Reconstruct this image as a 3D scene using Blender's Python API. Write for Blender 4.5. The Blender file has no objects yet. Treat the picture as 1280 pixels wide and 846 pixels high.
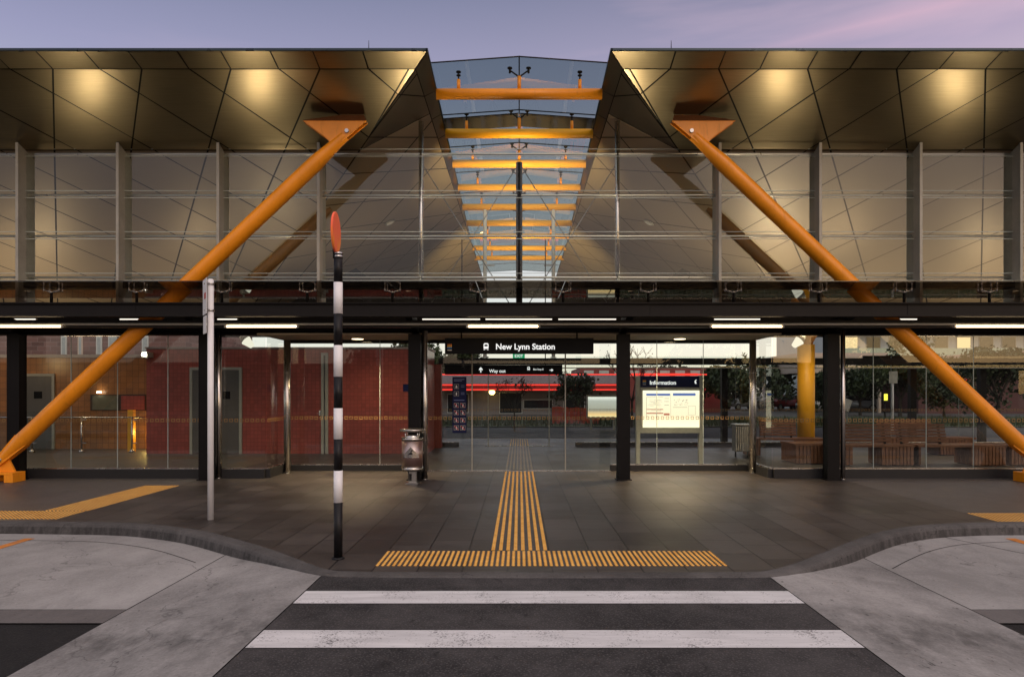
import bpy, bmesh, math, random
from mathutils import Vector, Matrix
random.seed(7)
R = math.radians
scn = bpy.context.scene
COL = scn.collection

# ------------------------------------------------------------------ camera geometry (used for measuring only)
F, VX, VY, H = 860.0, 649.0, 490.0, 1.6
def PX(x, d): return (x - VX) * d / F
def PZ(y, d): return H + (VY - y) * d / F

cam = bpy.data.cameras.new('camera'); co = bpy.data.objects.new('camera', cam); COL.objects.link(co)
co.location = (0, 0, H); co.rotation_euler = (R(90), 0, 0)
cam.sensor_width = 36; cam.lens = 36 * F / 1280
cam.shift_x = -(VX - 640) / 1280; cam.shift_y = (VY - 423) / 1280
cam.clip_start = .05; cam.clip_end = 3000
scn.camera = co

# ------------------------------------------------------------------ materials
class NT:
    def __init__(s, name):
        s.m = bpy.data.materials.new(name); s.m.use_nodes = True
        s.t = s.m.node_tree; s.t.nodes.clear()
        s.out = s.n('ShaderNodeOutputMaterial')
    def n(s, k, **kw):
        nd = s.t.nodes.new(k)
        for a, b in kw.items(): setattr(nd, a, b)
        return nd
    def l(s, a, b): s.t.links.new(a, b)
    def math(s, op, a, b=None, c=None):
        nd = s.n('ShaderNodeMath', operation=op)
        for i, v in enumerate((a, b, c)):
            if v is None: continue
            if isinstance(v, (int, float)): nd.inputs[i].default_value = v
            else: s.l(v, nd.inputs[i])
        return nd.outputs[0]
    def noise(s, vec, scale, detail=4, rough=.55, dist=0):
        nd = s.n('ShaderNodeTexNoise'); nd.inputs['Scale'].default_value = scale
        nd.inputs['Detail'].default_value = detail; nd.inputs['Roughness'].default_value = rough
        nd.inputs['Distortion'].default_value = dist
        if vec is not None: s.l(vec, nd.inputs['Vector'])
        return nd.outputs['Fac']
    def ramp(s, fac, stops):
        nd = s.n('ShaderNodeValToRGB'); e = nd.color_ramp.elements
        while len(e) < len(stops): e.new(.5)
        for el, (p, c) in zip(e, stops):
            el.position = p; el.color = (c, c, c, 1) if isinstance(c, (int, float)) else (*c, 1)
        s.l(fac, nd.inputs[0]); return nd.outputs[0]
    def mix(s, fac, a, b, mode='MIX'):
        nd = s.n('ShaderNodeMix', data_type='RGBA', blend_type=mode)
        for i, v in ((0, fac), (6, a), (7, b)):
            if isinstance(v, (int, float)): nd.inputs[i].default_value = v
            elif isinstance(v, tuple): nd.inputs[i].default_value = (*v, 1)
            else: s.l(v, nd.inputs[i])
        return nd.outputs[2]
    def pos(s, scale=(1, 1, 1), rot=(0, 0, 0)):
        g = s.n('ShaderNodeNewGeometry'); mp = s.n('ShaderNodeMapping')
        mp.inputs['Scale'].default_value = scale; mp.inputs['Rotation'].default_value = rot
        s.l(g.outputs['Position'], mp.inputs[0]); return mp.outputs[0]
    def bsdf(s, base, rough=.5, metal=0, spec=.5, bump=None, bstr=.2, bdist=.01, **kw):
        b = s.n('ShaderNodeBsdfPrincipled')
        for k, v in (('Base Color', base), ('Roughness', rough), ('Metallic', metal)):
            if isinstance(v, tuple): b.inputs[k].default_value = (*v, 1)
            elif isinstance(v, (int, float)): b.inputs[k].default_value = v
            else: s.l(v, b.inputs[k])
        b.inputs['Specular IOR Level'].default_value = spec
        for k, v in kw.items(): b.inputs[k.replace('_', ' ')].default_value = v
        if bump is not None:
            bn = s.n('ShaderNodeBump'); bn.inputs['Strength'].default_value = bstr; bn.inputs['Distance'].default_value = bdist
            s.l(bump, bn.inputs['Height']); s.l(bn.outputs[0], b.inputs['Normal'])
        s.l(b.outputs[0], s.out.inputs[0]); return b

def sc(c, k): return tuple(min(1, v * k) for v in c)
def simple(name, c, rough=.5, metal=0, var=.18, scale=6, bstr=.05, spec=.5, stretch=(1, 1, 1), rvar=.12):
    t = NT(name); v = t.pos(stretch); nz = t.noise(v, scale, 5)
    nz2 = t.noise(v, scale * 9, 3)
    m = t.math('ADD', t.math('MULTIPLY', nz, .7), t.math('MULTIPLY', nz2, .3))
    base = t.ramp(m, [(.3, sc(c, 1 - var)), (.7, sc(c, 1 + var))])
    rg = t.math('ADD', t.math('MULTIPLY', nz, rvar * 2), rough - rvar)
    t.bsdf(base, rg, metal, spec, bump=nz2, bstr=bstr, bdist=.004)
    return t.m
def emit(name, c, k):
    t = NT(name); e = t.n('ShaderNodeEmission'); e.inputs[0].default_value = (*c, 1); e.inputs[1].default_value = k
    t.l(e.outputs[0], t.out.inputs[0]); return t.m
def glassmat(name, tint=(.93, .96, .95), boost=1.0, rough=0.0, smear=.0):
    t = NT(name)
    g = t.n('ShaderNodeNewGeometry'); fr = t.n('ShaderNodeFresnel'); fr.inputs[0].default_value = 1.5
    front = t.math('SUBTRACT', 1, g.outputs['Backfacing'])
    # two faces of the sheet reflect: 2R/(1+R)
    r2 = t.math('DIVIDE', t.math('MULTIPLY', fr.outputs[0], 2 * boost), t.math('ADD', fr.outputs[0], 1))
    fac = t.math('MINIMUM', t.math('MULTIPLY', r2, front), 1)
    tr = t.n('ShaderNodeBsdfTransparent'); tr.inputs[0].default_value = (*tint, 1)
    gl = t.n('ShaderNodeBsdfGlossy'); gl.inputs['Roughness'].default_value = rough
    if smear:
        bn = t.n('ShaderNodeBump'); bn.inputs['Strength'].default_value = smear; bn.inputs['Distance'].default_value = .02
        t.l(t.noise(t.pos(), 1.1, 1), bn.inputs['Height']); t.l(bn.outputs[0], gl.inputs['Normal'])
    mx = t.n('ShaderNodeMixShader'); t.l(fac, mx.inputs[0]); t.l(tr.outputs[0], mx.inputs[1]); t.l(gl.outputs[0], mx.inputs[2])
    t.l(mx.outputs[0], t.out.inputs[0]); return t.m

M = {}
M['glass'] = glassmat('clear_glass', (.93, .96, .95), boost=.8, smear=.012)
M['canopy_glass'] = glassmat('tinted_canopy_glass', (.30, .26, .22), boost=.8, smear=.02)
M['sky_glass'] = glassmat('skylight_glass', (.66, .75, .74))
M['black_steel'] = simple('black_steel', (.007, .006, .006), .5, 0, .25, 3, spec=.14)
M['dark_steel'] = simple('dark_brown_steel', (.013, .011, .011), .5, 0, .25, 3, spec=.2)
M['joint'] = simple('dark_backing', (.006, .005, .005), .8)
M['steel'] = simple('stainless_steel', (.52, .49, .46), .26, 1, .12, 5, stretch=(1, 1, .15))
M['fin'] = simple('fin_steel', (.38, .365, .315), .45, .1, .2, 3)
M['rail'] = simple('bright_rail_steel', (.70, .68, .62), .32, .85, .1, 5)
M['chrome'] = simple('polished_steel', (.75, .74, .72), .12, 1, .08)
def painted(name, c, rough=.34):
    t = NT(name); big = t.noise(t.pos(), 1.4, 5, .6); dr = t.noise(t.pos((3, 3, .5)), 4, 5, .65); fine = t.noise(t.pos(), 55, 3, .7)
    base = t.ramp(big, [(.40, sc(c, .90)), (.60, sc(c, 1.06))])
    base = t.mix(t.ramp(dr, [(.56, 0), (.70, .28)]), base, sc(c, .45))          # grime runs
    base = t.mix(t.ramp(fine, [(.70, 0), (.76, .45)]), base, sc(c, .3))         # small chips
    t.bsdf(base, t.math('ADD', t.math('MULTIPLY', dr, .3), rough - .12), 0, .5, bump=fine, bstr=.05, bdist=.002); return t.m
M['orange'] = painted('orange_paint', (.92, .315, .010))
M['wedge'] = painted('bracket_brown_with_shade', (.15, .055, .018), .5)  # wedge colour darkened to stand for the shade under the soffit
M['dimmed_orange'] = painted('dimmed_orange_colour', (.34, .17, .06), .5)  # inner struts: orange darkened in colour to look dim behind glass
M['beam_orange'] = simple('golden_orange_paint', (.95, .44, .015), .45, 0, .06, 2)
M['white_paint'] = simple('white_pole_paint', (.86, .85, .86), .35, 0, .07, 4)
M['black_paint'] = simple('black_pole_paint', (.007, .006, .007), .4, 0, .2, 4, spec=.3)
M['cream'] = simple('cream_soffit', (.50, .44, .34), .6, 0, .08, 2)
M['sign_black'] = simple('sign_black', (.003, .003, .004), .5, spec=.12)
M['navy'] = simple('sign_navy', (.008, .012, .060), .5, spec=.15)
M['white_sign'] = simple('white_lettering', (.80, .80, .80), .5, 0, .02)
M['letter_glow'] = emit('backlit_lettering', (1, .98, .95), 1.0)
M['red_sign'] = simple('red_sign_print', (.55, .02, .02), .5)
M['yellow_print'] = simple('yellow_print', (.80, .45, .03), .5)
M['blue_print'] = simple('blue_print', (.05, .22, .60), .5)
M['orange_print'] = simple('orange_print', (.75, .2, .02), .5)
M['plinth'] = simple('dark_plinth', (.009, .008, .008), .65, 0, .3, 4, bstr=.2)
M['tube'] = emit('fluorescent_tube', (1.0, .72, .40), 11.0)
M['tube_white'] = emit('white_tube', (1.0, .90, .78), 1.5)
M['downlight'] = emit('downlight_lens', (1.0, .78, .46), 5.0)
M['flood'] = emit('floodlight_lens', (1.0, .88, .66), 10.0)
M['neon'] = emit('red_neon', (1.0, .05, .035), 1.7)
M['green_exit'] = emit('green_exit_sign', (.02, .45, .18), .7)
M['tan_wall'] = None
M['grey_wall'] = simple('grey_render', (.20, .19, .19), .8, 0, .12, 1)
M['pale_wall'] = simple('pale_panel', (.52, .54, .52), .7, 0, .1, .6)
M['beige_fascia'] = simple('beige_fascia', (.55, .44, .36), .7, 0, .06, .5)
M['window_dark'] = simple('dark_window', (.02, .025, .03), .08, 0, .3, .7)
M['window_lit'] = emit('lit_window', (1.0, .72, .36), 1.1)
M['door_grey'] = simple('grey_door', (.095, .085, .080), .4, 0, .12, 3)
M['door_frame'] = simple('pale_door_frame', (.34, .33, .29), .5, 0, .1)
M['bark'] = simple('bark', (.045, .034, .026), .9, 0, .35, 12, bstr=.5)
M['rubber'] = simple('tyre_rubber', (.012, .012, .012), .8)
M['barrier'] = simple('orange_mesh', (.80, .10, .05), .8, 0, .15, 10)
M['cable'] = simple('steel_cable', (.25, .24, .23), .35, .8)
M['poster_paper'] = None

def leafmat(name, c1, c2):
    t = NT(name); v = t.pos(); nz = t.noise(v, 1.3, 3); 
    base = t.ramp(nz, [(.32, c1), (.68, c2)]); t.bsdf(base, .6, 0, .3); return t.m
M['leaf_dark'] = leafmat('dark_leaves', (.018, .028, .012), (.05, .07, .028))
M['leaf_mid'] = leafmat('green_leaves', (.03, .045, .016), (.075, .095, .035))
M['leaf_brown'] = leafmat('autumn_leaves', (.035, .022, .012), (.10, .055, .026))

def woodmat():
    t = NT('timber_slats'); v = t.pos((1, 1, 1)); nz = t.noise(t.pos((1.2, 18, 18)), 2, 5, .6, .4); n2 = t.noise(v, 9, 2)
    base = t.ramp(t.math('ADD', t.math('MULTIPLY', nz, .6), t.math('MULTIPLY', n2, .4)), [(.3, (.11, .040, .018)), (.55, (.22, .088, .040)), (.75, (.33, .15, .075))])
    t.bsdf(base, .5, 0, .4, bump=nz, bstr=.15, bdist=.003); return t.m
M['wood'] = woodmat()

def bronze(name, c, rough, metal=1.0, streak=.5):
    t = NT(name)
    br = t.noise(t.pos((.35, 22, 60)), 5, 4, .65)          # horizontal brushing of the sheet
    fine = t.noise(t.pos((1.2, 90, 200)), 5, 2)
    big = t.noise(t.pos(), .55, 3)
    m = t.math('ADD', t.math('MULTIPLY', br, .55), t.math('ADD', t.math('MULTIPLY', big, .3), t.math('MULTIPLY', fine, .15)))
    base = t.ramp(m, [(.36, sc(c, 1 - streak * .30)), (.64, sc(c, 1 + streak * .30))])
    rg = t.math('ADD', t.math('MULTIPLY', br, .06), rough - .03)
    b = t.bsdf(base, rg, metal, .5, bump=big, bstr=.02, bdist=.006)
    return t.m
M['bronze'] = bronze('brushed_bronze_sheet', (.255, .206, .132), .30)
M['bronze_fascia'] = bronze('brushed_bronze_fascia', (.195, .158, .10), .31)
M['ceiling'] = bronze('satin_ceiling_sheet', (.33, .26, .19), .48, .3, .3)

def asphalt(name, lo, hi, dirt=.5, speck=120):
    t = NT(name); v = t.pos(); big = t.noise(v, .8, 5, .6); mid = t.noise(v, 5, 5, .7); fine = t.noise(v, speck, 2, .7)
    base = t.ramp(t.math('ADD', t.math('MULTIPLY', big, .45), t.math('ADD', t.math('MULTIPLY', mid, .25), t.math('MULTIPLY', fine, .3))), [(.42, lo), (.60, hi)])
    vo = t.n('ShaderNodeTexVoronoi'); vo.inputs['Scale'].default_value = 52; t.l(v, vo.inputs[0])
    base = t.mix(t.ramp(vo.outputs['Distance'], [(.05, .75), (.42, 0.0)]), base, sc(hi, 1.8))
    sp = t.noise(t.pos((1, .45, 1)), 7, 3, .55, .3); base = t.mix(t.ramp(sp, [(.64, 0), (.70, dirt)]), base, sc(lo, .45))
    hgt = t.math('ADD', fine, t.math('MULTIPLY', vo.outputs['Distance'], .8))
    t.bsdf(base, .82, 0, .35, bump=hgt, bstr=.5, bdist=.005); return t.m
M['asphalt'] = asphalt('asphalt', (.016, .015, .016), (.066, .061, .061), .6)
M['asphalt_dark'] = asphalt('black_asphalt', (.006, .0055, .0055), (.018, .016, .016), .3)
M['road_far'] = asphalt('grey_road', (.05, .05, .052), (.085, .085, .088), .2)

def concrete(name, lo, hi, dark=.5, tyre=False):
    t = NT(name); v = t.pos(); big = t.noise(v, .55, 6, .62, .3); mid = t.noise(t.pos((1, .6, 1)), 2.6, 6, .7, .4); fine = t.noise(v, 42, 4, .8)
    base = t.ramp(t.math('ADD', t.math('MULTIPLY', big, .45), t.math('ADD', t.math('MULTIPLY', mid, .28), t.math('MULTIPLY', fine, .27))), [(.40, lo), (.5, tuple((a + b) / 2 for a, b in zip(lo, hi))), (.61, hi)])
    sp = t.noise(t.pos((1, .55, 1)), 24, 3, .6, .3); base = t.mix(t.ramp(sp, [(.67, 0), (.72, dark)]), base, sc(lo, .3))
    st = t.noise(t.pos((.7, .25, 1)), 3.2, 6, .7, .6); base = t.mix(t.ramp(st, [(.57, 0), (.76, dark * .5)]), base, sc(lo, .5))
    if tyre:
        gy = t.n('ShaderNodeNewGeometry'); yy = t.n('ShaderNodeSeparateXYZ'); t.l(gy.outputs['Position'], yy.inputs[0])
        wv = t.math('ADD', yy.outputs[1], t.math('MULTIPLY', t.math('SUBTRACT', big, .5), 2.2))
        band = t.ramp(t.math('ABSOLUTE', t.math('SUBTRACT', wv, 4.75)), [(.05, 1), (.75, 0)])
        base = t.mix(t.math('MULTIPLY', band, t.ramp(t.noise(t.pos((1, .5, 1)), 6, 6, .75), [(.40, .15), (.62, .75)])), base, sc(lo, .42))
    ck = t.n('ShaderNodeTexVoronoi', feature='DISTANCE_TO_EDGE'); ck.inputs['Scale'].default_value = .33
    wob = t.n('ShaderNodeVectorMath', operation='ADD'); nzc = t.n('ShaderNodeTexNoise'); nzc.inputs['Scale'].default_value = 2.2; nzc.inputs['Detail'].default_value = 5; t.l(v, nzc.inputs['Vector'])
    t.l(v, wob.inputs[0]); t.l(nzc.outputs['Color'], wob.inputs[1]); t.l(wob.outputs[0], ck.inputs['Vector'])
    base = t.mix(t.ramp(ck.outputs['Distance'], [(.0012, .55), (.0035, 0)]), base, sc(lo, .3))
    hair = t.noise(t.pos((.3, 3, 1)), 9, 4, .7, .8); base = t.mix(t.ramp(hair, [(.62, 0), (.68, dark * .35)]), base, sc(lo, .4))
    dr = t.noise(t.pos((1, 1, .12)), 16, 3, .6); vert = t.n('ShaderNodeSeparateXYZ'); gg = t.n('ShaderNodeNewGeometry'); t.l(gg.outputs['True Normal'], vert.inputs[0])
    face = t.math('SUBTRACT', 1, t.math('MINIMUM', t.math('ABSOLUTE', t.math('MULTIPLY', vert.outputs[2], 1.3)), 1))
    base = t.mix(t.math('MULTIPLY', face, t.ramp(dr, [(.38, .85), (.62, .15)])), base, sc(lo, .30))
    t.bsdf(base, .78, 0, .35, bump=t.math('ADD', fine, t.math('MULTIPLY', sp, .5)), bstr=.4, bdist=.005); return t.m
M['concrete'] = concrete('concrete_bay', (.23, .221, .214), (.40, .385, .374), .6)
M['ramp'] = concrete('concrete_ramp', (.15, .144, .14), (.38, .365, .355), .9, True)
M['concrete_brown'] = concrete('stained_concrete', (.10, .092, .09), (.17, .155, .15), .5)
M['kerb'] = concrete('kerb_concrete', (.040, .037, .036), (.125, .117, .113), .8)

def paint(name, c, wear, under):
    t = NT(name); v = t.pos(); a = t.noise(v, 3, 6, .75); b = t.noise(v, 70, 3, .7)
    m = t.math('ADD', t.math('MULTIPLY', a, .45), t.math('MULTIPLY', b, .55))
    base = t.ramp(t.noise(t.pos((.6, 4, 1)), 3, 4, .6), [(.3, sc(c, .80)), (.7, sc(c, 1.08))])
    base = t.mix(t.ramp(m, [(wear, 0), (wear + .09, 1)]), base, under)
    t.bsdf(base, .7, 0, .4, bump=b, bstr=.3, bdist=.003); return t.m
M['road_paint'] = paint('worn_white_road_paint', (.68, .67, .675), .545, (.09, .085, .088))
M['orange_line'] = paint('worn_orange_line', (.62, .22, .04), .55, (.22, .19, .18))

def studmat():
    t = NT('yellow_tactile_stud'); nz = t.noise(t.pos(), 5, 4, .7); n2 = t.noise(t.pos(), 60, 2)
    base = t.ramp(t.math('ADD', t.math('MULTIPLY', nz, .7), t.math('MULTIPLY', n2, .3)), [(.36, (.74, .35, .05)), (.64, (.95, .53, .12))])
    t.bsdf(base, .55); return t.m
M['stud'] = studmat()

def pavers():
    t = NT('basalt_pavers')
    g = t.n('ShaderNodeNewGeometry'); sx = t.n('ShaderNodeSeparateXYZ'); t.l(g.outputs['Position'], sx.inputs[0])
    cb = t.n('ShaderNodeCombineXYZ'); t.l(sx.outputs[1], cb.inputs[0]); t.l(t.math('ADD', sx.outputs[0], .105), cb.inputs[1])
    bk = t.n('ShaderNodeTexBrick'); t.l(cb.outputs[0], bk.inputs[0]); bk.offset = .37; bk.offset_frequency = 3; bk.squash = 1
    bk.inputs['Scale'].default_value = 1; bk.inputs['Brick Width'].default_value = .62; bk.inputs['Row Height'].default_value = .405
    bk.inputs['Mortar Size'].default_value = .008; bk.inputs['Mortar Smooth'].default_value = .15; bk.inputs['Bias'].default_value = 0
    bk.inputs['Color1'].default_value = (.036, .030, .027, 1); bk.inputs['Color2'].default_value = (.068, .058, .052, 1); bk.inputs['Mortar'].default_value = (.005, .004, .004, 1)
    v = t.pos(); big = t.noise(v, .9, 5, .65); fine = t.noise(v, 45, 4, .7)
    base = t.mix(.85, bk.outputs[0], t.ramp(t.math('ADD', t.math('MULTIPLY', big, .65), t.math('MULTIPLY', fine, .35)), [(.38, .55), (.62, 1.4)]), 'MULTIPLY')
    sp = t.noise(v, 3.7, 5, .6, .6); base = t.mix(t.ramp(sp, [(.60, 0), (.72, .5)]), base, (.022, .018, .016))
    pale = t.noise(t.pos((.5, 1.2, 1)), 2.1, 6, .7, .8); base = t.mix(t.ramp(pale, [(.60, 0), (.74, .30)]), base, (.17, .15, .135))
    gum = t.n('ShaderNodeTexVoronoi'); gum.inputs['Scale'].default_value = 1.9; t.l(v, gum.inputs[0]); base = t.mix(t.ramp(gum.outputs['Distance'], [(.028, .7), (.040, 0)]), base, (.020, .017, .015))
    gum2 = t.n('ShaderNodeTexVoronoi'); gum2.inputs['Scale'].default_value = 1.3; t.l(t.pos((1, 1, 1), (0, 0, .7)), gum2.inputs[0]); base = t.mix(t.ramp(gum2.outputs['Distance'], [(.018, .5), (.028, 0)]), base, (.20, .18, .17))
    # exposed aggregate beyond the paved crossing apron
    fine2 = t.noise(v, 170, 2, .8); vo = t.n('ShaderNodeTexVoronoi'); vo.inputs['Scale'].default_value = 75; t.l(v, vo.inputs[0])
    agg = t.ramp(t.math('ADD', t.math('MULTIPLY', fine2, .5), t.math('ADD', t.math('MULTIPLY', big, .3), t.math('MULTIPLY', vo.outputs['Distance'], .4))), [(.35, (.030, .027, .026)), (.75, (.12, .108, .10))])
    ax = t.math('ABSOLUTE', t.math('ADD', sx.outputs[0], -.02))
    isagg = t.math('GREATER_THAN', ax, 5.88)
    col = t.mix(isagg, base, agg)
    ed = t.math('LESS_THAN', t.math('ABSOLUTE', t.math('SUBTRACT', ax, 5.88)), .006); col = t.mix(ed, col, (.012, .011, .01))
    rg = t.math('ADD', t.math('MULTIPLY', big, .35), .26)
    hgt = t.math('ADD', t.math('MULTIPLY', bk.outputs['Fac'], -1.0), t.math('MULTIPLY', fine, .3))
    hh = t.n('ShaderNodeMix'); t.l(isagg, hh.inputs[0]); t.l(hgt, hh.inputs[2]); t.l(fine2, hh.inputs[3])
    t.bsdf(col, rg, 0, .5, bump=hh.outputs[0], bstr=.5, bdist=.004); return t.m
M['paver'] = pavers()

def tiles(name, c, grout, w, h, var=.25, rough=.3, swap=False):
    t = NT(name); g = t.n('ShaderNodeNewGeometry'); sx = t.n('ShaderNodeSeparateXYZ'); t.l(g.outputs['Position'], sx.inputs[0])
    cb = t.n('ShaderNodeCombineXYZ'); t.l(t.math('ADD', sx.outputs[0], sx.outputs[1]), cb.inputs[0]); t.l(sx.outputs[2], cb.inputs[1])
    bk = t.n('ShaderNodeTexBrick'); t.l(cb.outputs[0], bk.inputs[0]); bk.offset = .5 if swap else 0
    bk.inputs['Scale'].default_value = 1; bk.inputs['Brick Width'].default_value = w; bk.inputs['Row Height'].default_value = h
    bk.inputs['Mortar Size'].default_value = .006 if not swap else .012; bk.inputs['Mortar Smooth'].default_value = .2
    bk.inputs['Color1'].default_value = (*sc(c, 1 - var), 1); bk.inputs['Color2'].default_value = (*sc(c, 1 + var), 1); bk.inputs['Mortar'].default_value = (*grout, 1)
    nz = t.noise(t.pos(), 1.2, 4); base = t.mix(.6, bk.outputs[0], t.ramp(nz, [(.3, .75), (.7, 1.2)]), 'MULTIPLY')
    t.bsdf(base, rough, 0, .5, bump=bk.outputs['Fac'], bstr=-.3, bdist=.004); return t.m
M['red_tile'] = tiles('red_wall_tiles', (.31, .062, .046), (.20, .040, .030), .10, .10, .12)
M['tan_wall'] = tiles('tan_wall_tiles', (.34, .135, .038), (.16, .06, .02), .17, .17, .14)
M['brick'] = tiles('purple_brick', (.16, .085, .075), (.24, .19, .18), .9, .3, .25, .8, True)

def rampz(name, stops, z0, z1, emission=0, axis=2):
    t = NT(name); g = t.n('ShaderNodeNewGeometry'); sx = t.n('ShaderNodeSeparateXYZ'); t.l(g.outputs['Position'], sx.inputs[0])
    f = t.math('DIVIDE', t.math('SUBTRACT', sx.outputs[axis], z0), z1 - z0); c = t.ramp(f, stops)
    if emission:
        e = t.n('ShaderNodeEmission'); t.l(c, e.inputs[0]); e.inputs[1].default_value = emission; t.l(e.outputs[0], t.out.inputs[0])
    else: t.bsdf(c, .5)
    return t.m

def grassmat():
    t = NT('verge_turf'); nz = t.noise(t.pos(), 2.5, 6, .7); t.bsdf(t.ramp(nz, [(.3, (.028, .045, .014)), (.7, (.075, .095, .03))]), .9); return t.m
M['turf'] = grassmat()
M['soil'] = simple('far_ground', (.09, .085, .08), .9, 0, .3, .3)

# ------------------------------------------------------------------ mesh helpers
class MB:
    def __init__(s): s.bm = bmesh.new(); s.mats = []
    def mi(s, m):
        if m is None: return 0
        if m not in s.mats: s.mats.append(m)
        return s.mats.index(m)
    def poly(s, pts, m=None):
        f = s.bm.faces.new([s.bm.verts.new(p) for p in pts]); f.material_index = s.mi(m); return f
    def box(s, x0, x1, y0, y1, z0, z1, m=None, mat=None):
        x0, x1 = sorted((x0, x1)); y0, y1 = sorted((y0, y1)); z0, z1 = sorted((z0, z1))
        P = [Vector(p) for p in ((x0, y0, z0), (x1, y0, z0), (x1, y1, z0), (x0, y1, z0), (x0, y0, z1), (x1, y0, z1), (x1, y1, z1), (x0, y1, z1))]
        if mat is not None: P = [mat @ p for p in P]
        v = [s.bm.verts.new(p) for p in P]; k = s.mi(m)
        for q in ((3, 2, 1, 0), (4, 5, 6, 7), (0, 1, 5, 4), (1, 2, 6, 5), (2, 3, 7, 6), (3, 0, 4, 7)):
            f = s.bm.faces.new([v[i] for i in q]); f.material_index = k
        return v
    def tube(s, p0, p1, r0, r1=None, n=12, m=None, caps=True):
        p0, p1 = Vector(p0), Vector(p1); r1 = r0 if r1 is None else r1
        ax = (p1 - p0).normalized(); u = ax.orthogonal().normalized(); w = ax.cross(u); k = s.mi(m)
        A = [s.bm.verts.new(p0 + (u * math.cos(2 * math.pi * i / n) + w * math.sin(2 * math.pi * i / n)) * r0) for i in range(n)]
        B = [s.bm.verts.new(p1 + (u * math.cos(2 * math.pi * i / n) + w * math.sin(2 * math.pi * i / n)) * r1) for i in range(n)]
        for i in range(n):
            f = s.bm.faces.new((A[i], A[(i + 1) % n], B[(i + 1) % n], B[i])); f.material_index = k; f.smooth = True
        if caps:
            f = s.bm.faces.new(A[::-1]); f.material_index = k; f = s.bm.faces.new(B); f.material_index = k
    def lathe(s, cx, cy, prof, n=24, m=None):
        k = s.mi(m); rings = [[s.bm.verts.new((cx + r * math.cos(2 * math.pi * i / n), cy + r * math.sin(2 * math.pi * i / n), z)) for i in range(n)] for r, z in prof]
        for a, b in zip(rings, rings[1:]):
            for i in range(n):
                f = s.bm.faces.new((a[i], a[(i + 1) % n], b[(i + 1) % n], b[i])); f.material_index = k; f.smooth = True
        f = s.bm.faces.new(rings[0][::-1]); f.material_index = k; f = s.bm.faces.new(rings[-1]); f.material_index = k
    def prism(s, pts, off, m=None):
        """polygon pts (3-D, planar) pushed along vector off"""
        off = Vector(off); k = s.mi(m); a = [s.bm.verts.new(p) for p in pts]; b = [s.bm.verts.new(Vector(p) + off) for p in pts]; n = len(pts)
        fs = [s.bm.faces.new(a[::-1]), s.bm.faces.new(b)] + [s.bm.faces.new((a[i], a[(i + 1) % n], b[(i + 1) % n], b[i])) for i in range(n)]
        for f in fs: f.material_index = k
    def bevel(s, w, seg=2):
        bmesh.ops.bevel(s.bm, geom=[e for e in s.bm.edges], offset=w, segments=seg, affect='EDGES', clamp_overlap=True)
    def build(s, name, mat, parent=None, recalc=True):
        if recalc: bmesh.ops.recalc_face_normals(s.bm, faces=s.bm.faces[:])
        me = bpy.data.meshes.new(name); s.bm.to_mesh(me); s.bm.free()
        for m in (s.mats or [mat]): me.materials.append(m)
        o = bpy.data.objects.new(name, me); COL.objects.link(o)
        if parent is not None:
            o.parent = parent; w = Vector((0, 0, 0)); p = parent
            while p: w += Vector(p.location); p = p.parent
            o.location = -w
        return o
def tag(o, label, cat, group=None):
    o['label'] = label; o['category'] = cat
    if group: o['group'] = group
    return o
def struct(name, mb, mat, kind='structure', recalc=True):
    o = mb.build(name, mat, recalc=recalc); o['kind'] = kind; return o
def thing(name, label, cat, loc=(0, 0, 0), group=None):
    o = bpy.data.objects.new(name, None); COL.objects.link(o); o.location = loc; o.empty_display_size = .2
    return tag(o, label, cat, group)
def kids(o): return [c for c in list(o.children)]
def copy_tree(o, delta=None, label=None, parent=None):
    c = o.copy(); COL.objects.link(c)
    if parent is not None: c.parent = parent
    for ch in kids(o): copy_tree(ch, None, None, c)
    if delta is not None: c.location = Vector(o.location) + Vector(delta)
    if label: c['label'] = label
    return c
def part(name, mat, parent, fn):
    b = MB(); fn(b); return b.build(name, mat, parent)
def text_mesh(name, body, size, mat, loc, parent, rot=(R(90), 0, 0), align='LEFT', bold=.0, ext=.004):
    cu = bpy.data.curves.new('t', 'FONT'); cu.body = body; cu.size = size; cu.extrude = ext; cu.align_x = align; cu.offset = bold * size
    t = bpy.data.objects.new('t', cu); COL.objects.link(t)
    bpy.context.view_layer.update()
    me = bpy.data.meshes.new_from_object(t.evaluated_get(bpy.context.evaluated_depsgraph_get()))
    bpy.data.objects.remove(t); bpy.data.curves.remove(cu)
    me.materials.clear(); me.materials.append(mat); me.name = name
    me.transform(Matrix.Translation(loc) @ Matrix.Rotation(rot[2], 4, 'Z') @ Matrix.Rotation(rot[0], 4, 'X'))
    o = bpy.data.objects.new(name, me); COL.objects.link(o)
    o.parent = parent; w = Vector((0, 0, 0)); p = parent
    while p: w += Vector(p.location); p = p.parent
    o.location = -w; return o

# ------------------------------------------------------------------ ground
b = MB(); b.poly([(-700, -700, -.25), (700, -700, -.25), (700, 900, -.25), (-700, 900, -.25)]); struct('ground', b, M['soil'])
b = MB(); b.poly([(-120, -26, -.135), (120, -26, -.135), (120, 9.5, -.135), (-120, 9.5, -.135)]); struct('road', b, M['asphalt_dark'])

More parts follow.
